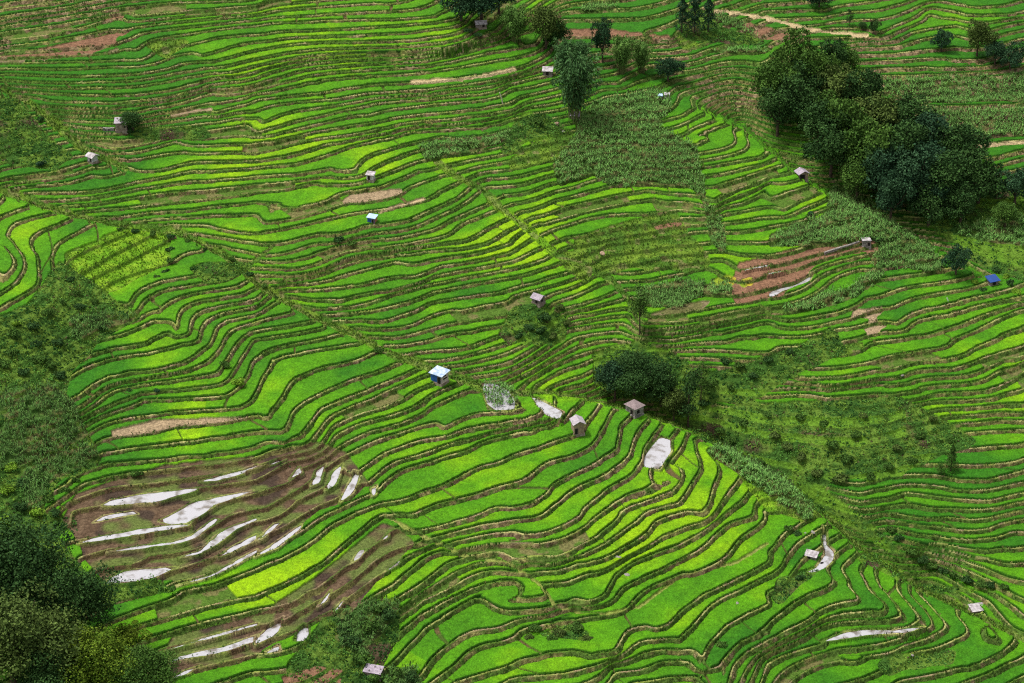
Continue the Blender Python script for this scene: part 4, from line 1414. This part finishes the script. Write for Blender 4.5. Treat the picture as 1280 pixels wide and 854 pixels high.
for u, v, r, p, l in [(1098,301,8,'dark','round dark bush right beside the pale roofed stone shed'), (672,152,11,'mid','bright rounded bush by the tumbled stones below the bamboo'), (424,302,8,'dark','dark bush on the terrace bank below the blue hut'),
    (440,306,7,'mid','paler bush beside the dark one below the blue hut'), (280,456,7,'mid','green bush at the head of the curved terraces'), (297,479,9,'lime','pale feathery bush where the curved terraces meet the track'), (160,489,5,'dark','dark bush on the stony bank of the long terraces'),
    (197,488,4,'blue','small dark shrub beside the stony bank bush'), (172,594,7,'mid','green bush on the rim of the muddy terraces'), (474,438,6,'mid','bush at the bend of the crest track'), (1012,267,5,'blue','small dark bush beside the curved paddies under the shed'),
    (660,388,0.1,'mid',''), (160,163,7,'dark','dark shrub at the foot of the stone hut wall'), (585,38,7,'bamboo','big leaved vegetable clump below the white roofed shed'), (597,44,6,'bamboo','smaller vegetable clump at the terrace end near the white roofed shed'), (725,524,6,'mid','low bush behind the narrow grey roofed hut'),
    (1170,262,9,'gold','pale flowering shrub at the foot of the grove'), (1190,250,8,'gold','second pale flowering shrub, nearer the gully corn'), (22,405,6,'lime','yellow flowering bush near the left edge'), (900,806,7,'mid','bush on the bank among the lower right terraces'), (52,150,6,'dark','dark bush on the rough slope above the white hut'), (52,204,7,'blue','dark bush beside the white walled hut on the rough slope'),
    (457,438,0.1,'mid','')]:
    if r > 1: bush(u, v, r, p, l)

# ---------------- ground cover nobody could count ----------------
def emit(name, V, Fq, c, mat, label, cat):
    me = mesh_from(name, V, Fq); set_col(me, c); me.materials.append(mat)
    o = bpy.data.objects.new(name, me); COL.objects.link(o); o['kind'] = 'stuff'; o['label'] = label; o['category'] = cat
    return o
RG = np.random.RandomState(5)
inview = (U > -30) & (U < 1310) & (V > -30) & (V < 890)
area = (dR*dA).astype(np.float64)
def pick(mask, per_m2):
    jj, ii = np.where(mask & inview)
    w = area[jj, ii]; n = int(per_m2*w.sum())
    k = RG.choice(len(jj), n, p=w/w.sum()); jj, ii = jj[k], ii[k]
    return np.stack([X[jj, ii]+.12*RG.normal(size=n), Y[jj, ii]+.12*RG.normal(size=n), ZG[jj, ii]], 1), jj, ii
def scatter_clumps(P, r, nleaf, leaf, cols, flat=.8, asp=.6):
    n = len(P); d = RG.normal(size=(n, nleaf, 3)); d[..., 2] = np.abs(d[..., 2])*.9-.1; d /= np.linalg.norm(d, axis=2, keepdims=True)
    c = P[:, None]+d*(r[:, None, None]*(.45+.6*RG.rand(n, nleaf, 1)))*np.array([1, 1, flat])
    V, Fq = quads(c.reshape(-1, 3), (d+.7*RG.normal(size=d.shape)).reshape(-1, 3), leaf, asp, RG)
    cc = cols[:, None]*(.65+.7*RG.rand(n, nleaf, 1))
    return V, Fq, np.repeat(cc.reshape(-1, 3), 4, 0)
# undergrowth
P, jj, ii = pick(k_scrub & ~k_corn & (~strip | (jit > .62)), 2.6)
qa = fbm(P[:, 0], P[:, 1], 7, 91, 3); qb = RG.rand(len(P))
cols = np.where((qa < .46)[:, None], C(.028, .090, .018), C(.070, .180, .030)); cols = cols*(.6+.8*fbm(P[:, 0], P[:, 1], 4, 98, 2))[:, None]; cols = np.where((qb < .22)[:, None], C(.13, .24, .03), cols); cols = np.where(((qb > .93) & (qa > .5))[:, None], C(.085, .070, .035), cols)
V_, F_, c_ = scatter_clumps(P, (.22+.95*RG.rand(len(P))**3)*(.6+.8*fbm(P[:, 0], P[:, 1], 9, 97)), 17, .26, cols)
emit('undergrowth', V_, F_, c_, M_LEAF, 'tangled dark green scrub covering the unterraced slopes', 'undergrowth')
# maize: upright plants with arching blades
rowp = np.sin(2*np.pi*(Fr*wid)/1.15+2.2*fbm(X, Y, 9, 93))
P, jj, ii = pick(k_corn & (rowp > .05) & (RG.rand(*X.shape) < .9), 4.2)
n = len(P); hgt = 1.05+.7*fbm(P[:, 0], P[:, 1], 12, 94)+.25*RG.rand(n)
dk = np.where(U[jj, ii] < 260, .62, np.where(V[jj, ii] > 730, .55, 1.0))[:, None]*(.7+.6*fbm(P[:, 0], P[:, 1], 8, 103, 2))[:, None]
Vs, Fs, Cs = [], [], []
o_ = 0
for k in range(7):
    th = RG.rand(n)*6.283; out = np.stack([np.cos(th), np.sin(th), 0*th], 1); z0 = hgt*(.25+.1*k*RG.rand(n)); side = np.stack([-np.sin(th), np.cos(th), 0*th], 1)
    a = P+np.stack([0*z0, 0*z0, z0], 1); L_ = (.55+.25*RG.rand(n))[:, None]; b = a+out*L_*.5+np.array([0, 0, .32]); e = a+out*L_*1.05+np.array([0, 0, .02]); w_ = .075
    Vq = np.stack([a-side*w_*.5, a+side*w_*.5, b+side*w_, b-side*w_, e+side*w_*.2, e-side*w_*.2], 1).reshape(-1, 3)
    base = np.arange(n, dtype=np.int32)[:, None]*6+o_
    Fs += [base+np.array([[0, 1, 2, 3]], np.int32), base+np.array([[3, 2, 4, 5]], np.int32)]; Vs.append(Vq); o_ += n*6
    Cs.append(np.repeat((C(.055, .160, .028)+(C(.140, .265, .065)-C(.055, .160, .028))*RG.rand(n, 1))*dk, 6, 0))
tip = P+np.stack([0*hgt, 0*hgt, hgt*.8], 1); s_ = np.array([.10, 0, 0]); t_ = np.array([0, 0, .55])
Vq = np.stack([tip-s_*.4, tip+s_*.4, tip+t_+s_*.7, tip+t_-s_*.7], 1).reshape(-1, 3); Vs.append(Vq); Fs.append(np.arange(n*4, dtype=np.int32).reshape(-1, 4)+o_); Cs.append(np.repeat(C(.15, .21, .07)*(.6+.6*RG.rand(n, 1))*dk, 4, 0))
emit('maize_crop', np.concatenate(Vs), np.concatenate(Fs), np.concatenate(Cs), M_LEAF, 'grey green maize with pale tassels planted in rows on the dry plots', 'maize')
# grass on banks, bunds and paths
def tufts(P, hgt, width, cols, nb=3):
    n = len(P); Vs, Cs = [], []
    for k in range(nb):
        th = RG.rand(n)*6.283; s = np.stack([np.cos(th), np.sin(th), 0*th], 1)*(width*(.6+.8*RG.rand(n)))[:, None]; l = RG.normal(size=(n, 3))*.10; l[:, 2] = hgt*(.5+.8*RG.rand(n))
        p = P+RG.normal(size=(n, 3))*np.array([.10, .10, .02]); Vs.append(np.stack([p-s*.5, p+s*.5, p+l+s*.16, p+l-s*.16], 1)); Cs.append(np.repeat(cols*(.6+.75*RG.rand(n, 1)), 4, 0).reshape(n, 4, 3))
    V = np.concatenate(Vs).reshape(-1, 3); return V, np.arange(len(V), dtype=np.int32).reshape(-1, 4), np.concatenate(Cs).reshape(-1, 3)
bank = (isr | bund) & ~k_scrub & ~rice & ~k_path
wt = fbm(X, Y, 6, 95, 3)
P1, j1, i1 = pick(bank & (wt > .40) & ~k_mud, 4.6)
qc = RG.rand(len(P1)); c1 = np.where((qc < .5)[:, None], C(.075, .140, .022), np.where((qc < .8)[:, None], C(.15, .16, .045), C(.035, .080, .014)))
P2, j2, i2 = pick((k_grassy | k_track) & ~rice, 3.2)
q4p = lush[j2, i2]; c2_ = np.where((RG.rand(len(P2)) < .6)[:, None], C(.085, .180, .018), C(.13, .21, .028)); c2_ = c2_+(C(.14, .27, .018)-c2_)*(np.clip(q4p, 0, 1)*.8)[:, None]
P3, j3, i3 = pick(k_mud & isr & (wt > .5), 2.0); c3 = np.repeat(C(.085, .105, .028)[None], len(P3), 0)
PT = np.concatenate([P1, P2, P3]); CT = np.concatenate([c1, c2_, c3])
V_, F_, c_ = tufts(PT, .30, .16, CT)
emit('bank_grass', V_, F_, c_, M_LEAF, 'long grass growing on the terrace banks, bunds and tracks', 'grass')
# weeds in clumps on the banks
P, jj, ii = pick(bank & (.6*fbm(X, Y, 4, 96, 2)+.4*fbm(X, Y, 24, 99, 2) > .53), 1.5); qd = RG.rand(len(P))
cols = np.where((qd < .55)[:, None], C(.035, .085, .016), C(.085, .150, .030))
V_, F_, c_ = scatter_clumps(P, .14+.50*RG.rand(len(P))**3, 9, .22, cols)
emit('bank_weeds', V_, F_, c_, M_LEAF, 'leafy weeds sprouting from the earth banks between paddies', 'weeds')
# ---------------- huts and small built things ----------------
def wallmat(name, col, dark, scale=3.0, rough=.9): return flat_mat(name, col, rough, .15, .3, scale, 0, dark, .5, 6.0)
def brick_mat(name, a, b, mortar, sx):
    m, nt, bs = new_mat(name); t = nt.nodes.new('ShaderNodeTexCoord'); br = nt.nodes.new('ShaderNodeTexVoronoi'); br.inputs['Scale'].default_value = sx
    nt.links.new(t.outputs['Object'], br.inputs['Vector']); cr = nt.nodes.new('ShaderNodeValToRGB'); cr.color_ramp.elements[0].color = (*a, 1); cr.color_ramp.elements[1].color = (*b, 1)
    e = cr.color_ramp.elements.new(.5); e.color = (*mortar, 1)
    sp = nt.nodes.new('ShaderNodeSeparateColor'); nt.links.new(br.outputs['Color'], sp.inputs[0]); nt.links.new(sp.outputs[0], cr.inputs['Fac']); nt.links.new(cr.outputs['Color'], bs.inputs['Base Color'])
    bp = nt.nodes.new('ShaderNodeBump'); bp.inputs['Strength'].default_value = .6; bp.inputs['Distance'].default_value = .06; nt.links.new(br.outputs['Distance'], bp.inputs['Height']); nt.links.new(bp.outputs['Normal'], bs.inputs['Normal'])
    bs.inputs['Roughness'].default_value = .9; bs.inputs['Specular IOR Level'].default_value = .15
    return m
MW = {'stone': brick_mat('rubble_stone', (.20, .15, .11), (.36, .30, .25), (.26, .21, .17), 3.2), 'mud': wallmat('mud_brick', (.33, .23, .16), (.20, .14, .10)),
      'greystone': brick_mat('grey_stone', (.13, .12, .11), (.32, .29, .27), (.22, .20, .18), 3.0), 'white': wallmat('whitewash', (.52, .51, .50), (.34, .33, .33)),
      'timber': wallmat('weathered_timber', (.24, .20, .17), (.13, .11, .10)), 'blue': wallmat('blue_sheet', (.03, .10, .36), (.018, .06, .22), 1.5, .5),
      'pink': wallmat('patched_boards', (.55, .42, .38), (.36, .30, .30), 2.0), 'orange': wallmat('rust_boards', (.45, .22, .12), (.30, .14, .08))}
MR = {'grey': flat_mat('roof_grey_slate', (.36, .32, .35), .8, .3, .35, 2.5), 'pale': flat_mat('roof_pale_sheet', (.45, .42, .43), .75, .2, .3, 1.8, 0, (.19, .165, .17)),
      'lilac': flat_mat('roof_lilac_tile', (.33, .28, .33), .8, .3, .35, 3.0), 'bluewhite': flat_mat('roof_blue_white_sheet', (.50, .55, .62), .65, .25, .25, 1.4, 0, (.17, .27, .45)),
      'brown': flat_mat('roof_brown_tile', (.22, .17, .17), .85, .2, .35, 3.0), 'blue': flat_mat('roof_blue_sheet', (.012, .055, .25), .45, .4, .2, 1.2), 'lightblue': flat_mat('roof_light_blue', (.40, .55, .75), .5, .4, .2, 1.0)}
M_DARK = flat_mat('dark_opening', (.020, .017, .016), .9, .1, .2, 2.0)
M_WOOD = flat_mat('grey_wood', (.20, .16, .13), .8, .2, .35, 4.0)
M_STONE = flat_mat('fieldstone', (.25, .23, .21), .9, .2, .45, 2.0)

def obj_bm(name, bm, mat, parent=None):
    me = bpy.data.meshes.new(name); bm.to_mesh(me); bm.free(); me.materials.append(mat)
    o = bpy.data.objects.new(name, me); COL.objects.link(o)
    if parent is not None: o.parent = parent
    return o
def box(bm, x0, x1, y0, y1, z0, z1):
    v = [bm.verts.new(p) for p in [(x0,y0,z0),(x1,y0,z0),(x1,y1,z0),(x0,y1,z0),(x0,y0,z1),(x1,y0,z1),(x1,y1,z1),(x0,y1,z1)]]
    for f in [(0,3,2,1),(4,5,6,7),(0,1,5,4),(1,2,6,5),(2,3,7,6),(3,0,4,7)]: bm.faces.new([v[k] for k in f])
def slab(bm, pts, th):
    """roof plane: four corners, given thickness"""
    a = [bm.verts.new(p) for p in pts]; b = [bm.verts.new((p[0], p[1], p[2]-th)) for p in pts]
    bm.faces.new(a); bm.faces.new(b[::-1])
    for k in range(4): bm.faces.new([a[k], b[k], b[(k+1) % 4], a[(k+1) % 4]])
def hut(name, label, u, v, w, d, h, yaw, roof, wall, rise=.5, oh=.25, door=None, wins=(), front=None, gable='x', cat='hut', tilt=0.0, stones=0):
    p = at(u, v); e = bpy.data.objects.new(name, None); e.empty_display_size = .5; COL.objects.link(e)
    e.location = p; e.rotation_euler = (0, tilt, math.radians(yaw)); e['label'] = label; e['category'] = cat
    hw, hd = w/2, d/2
    bm = bmesh.new(); box(bm, -hw-.12, hw+.12, -hd-.12, hd+.12, -1.6, .16); obj_bm('footing', bm, MW['stone'] if wall != 'greystone' else MW['greystone'], e)
    bm = bmesh.new()
    if roof[0] == 'gable' and gable == 'y':     # ridge runs front to back: gable ends at front and back
        v8 = [bm.verts.new(q) for q in [(-hw,-hd,.16),(hw,-hd,.16),(hw,hd,.16),(-hw,hd,.16),(-hw,-hd,h),(hw,-hd,h),(hw,hd,h),(-hw,hd,h),(0,-hd,h+rise),(0,hd,h+rise)]]
        for f in [(0,1,5,8,4),(2,3,7,9,6),(1,2,6,5),(3,0,4,7),(4,8,9,7),(8,5,6,9),(0,3,2,1)]: bm.faces.new([v8[k] for k in f])
    elif roof[0] == 'gable':
        v8 = [bm.verts.new(q) for q in [(-hw,-hd,.16),(hw,-hd,.16),(hw,hd,.16),(-hw,hd,.16),(-hw,-hd,h),(hw,-hd,h),(hw,hd,h),(-hw,hd,h),(-hw,0,h+rise),(hw,0,h+rise)]]
        for f in [(0,1,5,4),(2,3,7,6),(1,2,6,9,5),(3,0,4,8,7),(4,5,9,8),(8,9,6,7),(0,3,2,1)]: bm.faces.new([v8[k] for k in f])
    elif roof[0] == 'mono':
        v8 = [bm.verts.new(q) for q in [(-hw,-hd,.16),(hw,-hd,.16),(hw,hd,.16),(-hw,hd,.16),(-hw,-hd,h),(hw,-hd,h),(hw,hd,h+rise),(-hw,hd,h+rise)]]
        for f in [(0,1,5,4),(2,3,7,6),(1,2,6,5),(3,0,4,7),(4,5,6,7),(0,3,2,1)]: bm.faces.new([v8[k] for k in f])
    else: box(bm, -hw, hw, -hd, hd, .16, h)
    obj_bm('wall', bm, MW[wall], e)
    rm = MR[roof[1]]; bm = bmesh.new(); t = .09; o = oh; z = h+.10
    if roof[0] == 'gable' and gable == 'y':
        k = rise/hw; slab(bm, [(-hw-o,-hd-o,z-k*o),(.0,-hd-o,z+rise),(.0,hd+o,z+rise),(-hw-o,hd+o,z-k*o)], t); slab(bm, [(.0,-hd-o,z+rise+.01),(hw+o,-hd-o,z-k*o+.01),(hw+o,hd+o,z-k*o+.01),(.0,hd+o,z+rise+.01)], t)
    elif roof[0] == 'gable':
        k = rise/hd; slab(bm, [(-hw-o,-hd-o,z-k*o),(hw+o,-hd-o,z-k*o),(hw+o,0,z+rise),(-hw-o,0,z+rise)], t); slab(bm, [(-hw-o,0,z+rise+.01),(hw+o,0,z+rise+.01),(hw+o,hd+o,z-k*o+.01),(-hw-o,hd+o,z-k*o+.01)], t)
    elif roof[0] == 'hip':
        q = min(hw, hd)*.9; v6 = [bm.verts.new(s) for s in [(-hw-o,-hd-o,z),(hw+o,-hd-o,z),(hw+o,hd+o,z),(-hw-o,hd+o,z),(-hw+q,0,z+rise),(hw-q,0,z+rise)]]
        for f in [(0,1,5,4),(1,2,5),(2,3,4,5),(3,0,4),(0,3,2,1)]: bm.faces.new([v6[k] for k in f])
    else:
        r_ = rise if roof[0] == 'mono' else 0; k = r_/d
        slab(bm, [(-hw-o,-hd-o,z-k*o),(hw+o,-hd-o,z-k*o),(hw+o,hd+o,z+r_+k*o),(-hw-o,hd+o,z+r_+k*o)], t)
    ro = obj_bm('roof', bm, rm, e)
    if roof[0] != 'hip' and stones == 0:      # sheet edges / laps lying over the roof
        pass
    rr = random.Random(int(u*3+v))
    for s in range(stones):
        bm = bmesh.new(); bmesh.ops.create_icosphere(bm, subdivisions=1, radius=rr.uniform(.12, .20))
        for vv in bm.verts: vv.co *= rr.uniform(.8, 1.2)
        q = obj_bm('roof_stone', bm, M_STONE, ro); q.location = (rr.uniform(-hw, hw)*.9, rr.uniform(-hd, hd)*.85, z+.12+(rise*.5 if roof[0] == 'mono' else 0))
    if front:
        bm = bmesh.new(); box(bm, -hw+.05, hw-.05, -hd-.05, -hd-.004, .3, h-.05); obj_bm('front_panel', bm, MW[front], e)
    yf = -hd-(.06 if front else .01)
    if door:
        x, dw, dh = door; bm = bmesh.new(); box(bm, x-dw/2, x+dw/2, yf-.03, yf+.02, .17, dh); do = obj_bm('door', bm, M_DARK, e)
        bm = bmesh.new()
        for a, b, c_, d_ in [(x-dw/2-.08, x-dw/2, .17, dh+.08), (x+dw/2, x+dw/2+.08, .17, dh+.08), (x-dw/2, x+dw/2, dh, dh+.08)]: box(bm, a, b, yf-.05, yf+.015, c_, d_)
        obj_bm('frame', bm, M_WOOD, do)
    for side, a, z0, ww, wh in wins:
        bm = bmesh.new()
        if side == 'f': box(bm, a-ww/2, a+ww/2, yf-.02, yf+.02, z0, z0+wh)
        elif side == 'r': box(bm, hw-.02, hw+.025, a-ww/2, a+ww/2, z0, z0+wh)
        else: box(bm, -hw-.025, -hw+.02, a-ww/2, a+ww/2, z0, z0+wh)
        obj_bm('window', bm, M_DARK, e)
    return e
hut('field_hut', 'blue sided hut with a blue and white sheet roof on the crest track', 549.5, 478.5, 2.5, 2.1, 1.85, -36, ('mono','bluewhite'), 'pink', .25, .3, (.75, .7, 1.5), [('r', .1, .85, 1.2, .28), ('r', -.1, 1.4, .9, .2)], 'blue')
hut('field_hut', 'narrow tall hut with grey gable roof and bare earth front beside the white pond', 722, 540.5, 1.9, 2.2, 2.2, 14, ('gable','grey'), 'mud', .55, .28, (-.55, .5, 1.3), (), None, 'y')
hut('field_hut', 'grey stone hut with brown hipped roof under the broad dark tree', 793, 517, 2.5, 2.2, 1.75, -48, ('hip','brown'), 'greystone', .55, .28, (.4, .6, 1.3), [('r', -.3, .6, .7, .7)])
hut('field_hut', 'brown stone hut with stones weighing down its grey slab roof', 152.5, 163.5, 2.3, 2.2, 1.75, 4, ('mono','grey'), 'stone', .2, .28, None, [('f', .7, .7, .35, .4)], None, 'x', 'hut', 0, 4)
hut('field_hut', 'white walled little hut with a pale overhanging roof on the rough slope', 116, 202.5, 1.5, 1.4, 1.3, -40, ('gable','pale'), 'white', .35, .38, (.25, .35, .95), ())
hut('field_hut', 'small grey white hut with a dark doorway above the brown fallow strip', 463.5, 225, 1.45, 1.2, 1.2, -14, ('mono','pale'), 'white', .2, .2, (-.2, .42, 1.0), ())
hut('field_hut', 'bright blue box hut with orange end wall in the middle terraces', 465.5, 279, 1.65, 1.2, 1.3, -22, ('mono','lightblue'), 'orange', .22, .16, (.4, .4, 1.05), (), 'blue')
hut('field_hut', 'low hut with lilac gable roof and open timber front above the dark thicket', 673, 378, 1.8, 1.7, 1.2, -38, ('gable','lilac'), 'timber', .5, .32, (.2, .5, 1.0), [('r', 0, .4, .5, .5)], None, 'x')
hut('field_hut', 'open sided brown shed with lilac gable roof below the dark grove', 1002, 223.5, 2.0, 1.8, 1.5, 20, ('gable','lilac'), 'mud', .5, .34, (-.3, 1.1, 1.25), [('l', 0, .5, .8, .6)], None, 'y')
hut('stone_shed', 'squat stone shed with a pale slab roof beside the round dark bush', 1082, 307, 1.7, 1.5, 1.3, 6, ('flat','pale'), 'greystone', 0, .1, (.45, .4, .9), (), None, 'x', 'shed')
hut('shack', 'low shack under a bright blue sheet roof by the gully', 1240, 356, 1.8, 1.4, 1.1, 24, ('mono','blue'), 'timber', .35, .35, (0, .8, 1.0), (), None, 'x', 'shack')
hut('shelter', 'low shelter with a grey lilac slab roof at the end of the crest', 1221, 765, 2.4, 1.8, .75, 14, ('mono','pale'), 'stone', .25, .15, (.7, .5, .6), (), None, 'x', 'shelter')
hut('field_shed', 'shed with a bright white roof close beside the big bamboo clump', 684.5, 94, 2.0, 1.5, 1.1, -6, ('mono','pale'), 'timber', .35, .2, (0, .6, .95), (), None, 'x', 'shed')
hut('field_shed', 'white grey roofed shed under the dark trees at the top edge', 601, 34, 2.3, 1.6, 1.0, 8, ('gable','pale'), 'timber', .45, .22, (.5, .5, .9), (), None, 'x', 'shed')
hut('field_shed', 'tiny white walled shed at the upper end of the maize slope', 833.5, 124, 1.1, 1.0, 1.0, -6, ('mono','pale'), 'white', .15, .1, (.15, .3, .8), (), None, 'x', 'shed')
hut('lean_to', 'faded blue lean-to next to the tiny white walled shed', 825, 124, .95, .8, .75, -4, ('mono','lightblue'), 'timber', .15, .08, (0, .35, .6), (), None, 'x', 'shed')
hut('field_hut', 'small grey hut half hidden under the big bamboo clump', 719, 150, 1.7, 1.5, 1.15, -10, ('mono','grey'), 'timber', .25, .2, (.5, .45, .95), ())
hut('lean_to', 'little thatch coloured lean-to on the bank of the crescent pond', 1014, 699, 1.9, 1.2, .7, -24, ('mono','pale'), 'timber', .28, .2, (-.4, .8, .6), (), None, 'x', 'shed')
hut('stone_shelter', 'flat lilac roofed stone shelter in the bottom thicket', 467, 842, 2.7, 1.7, .7, -16, ('mono','lilac'), 'stone', .2, .15, (.8, .5, .55), (), None, 'x', 'shelter', 0, 3)

def rock(label, u, v, r, mat=None, name='boulder', cat='boulder', dz=.15):
    rr = random.Random(int(u*7+v*3)); bm = bmesh.new(); bmesh.ops.create_icosphere(bm, subdivisions=2, radius=r*.75)
    sx, sy, sz = rr.uniform(.9, 1.4), rr.uniform(.7, 1.1), rr.uniform(.55, .85)
    for vv in bm.verts:
        k = 1+.25*(vnoise(np.array([vv.co.x*3+u]), np.array([vv.co.y*3+vv.co.z*2+v]), 1.0)[0]-.5)*2
        vv.co = Vector((vv.co.x*sx, vv.co.y*sy, vv.co.z*sz))*k
    o = obj_bm(name, bm, mat or M_STONE); o.location = at(u, v)+Vector((0, 0, r*dz)); o.rotation_euler = (0, 0, rr.uniform(0, 6))
    o['label'] = label; o['category'] = cat; return o
rock('pale boulder on the bank above the dark green middle paddy', 773, 699, .75); rock('flat grey boulder lying at the edge of a bright paddy', 783, 721, .8); rock('dark boulder standing in the crescent pond', 1027.5, 704.5, .4, M_DARK)
rock('lilac grey boulder on the lower bank between narrow paddies', 921, 757, .75); rock('grey boulder at the foot of the lower terraces, by the pale grass bank', 919, 786, .55); rock('pale stone below the grey stone hut', 789, 520, .4)
rock('white stone on the bare bank among the lower right terraces', 1140, 821, .35); rock('white stone on the far terrace bank near the wild slope', 1128, 470, .4); rock('reddish boulder among tumbled stones below the bamboo', 696, 155, .7, MW['mud']); rock('smaller tumbled stone beside the reddish boulder', 704, 166, .5)
rock('pale boulder in the rough grass above the dry stone bank', 753, 318, .8, MW['mud']); rock('white stone on the terrace wall at the top of the slope', 886, 59, .45); rock('grey boulder in the gully head above the crescent pond', 1006, 668, .55); rock('second grey boulder in the gully head, nearer the water', 1016, 666, .5)
def stone_wall(label, pts, h, th=.45):
    P = [at(*p) for p in pts]; c = P[0]; bm = bmesh.new()
    for a, b in zip(P[:-1], P[1:]):
        d = (b-a); d.z = 0; n = Vector((-d.y, d.x, 0)).normalized()*th/2
        q = [a-n-c, b-n-c, b+n-c, a+n-c]; lo = [bm.verts.new((p.x, p.y, p.z-.8)) for p in q]; hi = [bm.verts.new((p.x, p.y, p.z+h)) for p in q]
        bm.faces.new(hi); bm.faces.new(lo[::-1])
        for k in range(4): bm.faces.new([lo[k], lo[(k+1) % 4], hi[(k+1) % 4], hi[k]])
    o = obj_bm('stone_wall', bm, MW['greystone']); o.location = c; o['label'] = label; o['category'] = 'wall'; return o
stone_wall('dark dry stone wall running up to the pale roofed stone shed', [(1030,317),(1050,311),(1062,307),(1074,303)], .22); stone_wall('short grey stone wall beside the brown stone hut', [(129,165),(136,164.5),(143,164)], .55)
def pole(name, label, u, v, u2, v2, r, mat):
    p = at(u, v); hgt = (v-v2)/6.45/.88; bm = bmesh.new(); V, Fq = tube([(0, 0, -.4), ((u2-u)/12.9, 0, hgt*.5), ((u2-u)/6.45, 0, hgt)], [r*1.15, r, r*.8], 8)
    vs_ = [bm.verts.new(q) for q in V]
    for f in Fq: bm.faces.new([vs_[k] for k in f])
    bm.faces.new(vs_[-8:])
    o = obj_bm(name, bm, mat); o.location = p; o['label'] = label; o['category'] = 'pole'
pole('wooden_pole', 'leaning pale wooden pole standing in the upper terraces', 629, 130, 624, 115, .13, flat_mat('bleached_wood', (.55, .50, .38), .8, .2))
pole('wooden_pole', 'short white leaning post on the bare bank by the blue roofed shack', 1186, 379, 1183, 373, .12, flat_mat('white_post', (.7, .7, .68), .7, .3))
# ---------------- camera, sky, sun ----------------
cam = bpy.data.cameras.new('camera'); cam.sensor_width = 36; cam.lens = 36*F_PX/CW; cam.clip_end = 5000; cam.clip_start = 1
co = bpy.data.objects.new('camera', cam); COL.objects.link(co)
co.location = (0, 0, CAM_H); co.rotation_euler = (math.pi/2-PITCH, 0, 0); SC.camera = co
SUN_EL, SUN_AZ = math.radians(66), math.radians(-75)     # azimuth measured from +Y towards +X
w = bpy.data.worlds.new('World'); SC.world = w; w.use_nodes = True
nt = w.node_tree; bg = nt.nodes['Background']
sky = nt.nodes.new('ShaderNodeTexSky'); sky.sky_type = 'NISHITA'; sky.sun_disc = False
sky.sun_elevation = SUN_EL; sky.sun_rotation = SUN_AZ; sky.air_density = 1.0; sky.dust_density = 4.0
hs_ = nt.nodes.new('ShaderNodeHueSaturation'); hs_.inputs['Saturation'].default_value = .15; hs_.inputs['Value'].default_value = 1.15
nt.links.new(sky.outputs['Color'], hs_.inputs['Color']); nt.links.new(hs_.outputs['Color'], bg.inputs['Color'])
bg.inputs['Strength'].default_value = .14
sl = bpy.data.lights.new('sun', 'SUN'); sl.energy = 2.6; sl.angle = math.radians(6); sl.color = (1, .95, .87)
so = bpy.data.objects.new('sun', sl); COL.objects.link(so)
d = Vector((math.sin(SUN_AZ)*math.cos(SUN_EL), math.cos(SUN_AZ)*math.cos(SUN_EL), math.sin(SUN_EL)))
so.rotation_euler = (-d).to_track_quat('-Z', 'Y').to_euler(); so.location = (0, 300, 300)
vs = SC.view_settings; vs.view_transform = 'Standard'; vs.look = 'None'; vs.gamma = 1; vs.exposure = 0.26; vs.use_curve_mapping = False
SC.cycles.max_bounces = 6; SC.cycles.diffuse_bounces = 3; SC.cycles.transparent_max_bounces = 8
SC.cycles.use_denoising = False; SC.cycles.filter_width = 1.15
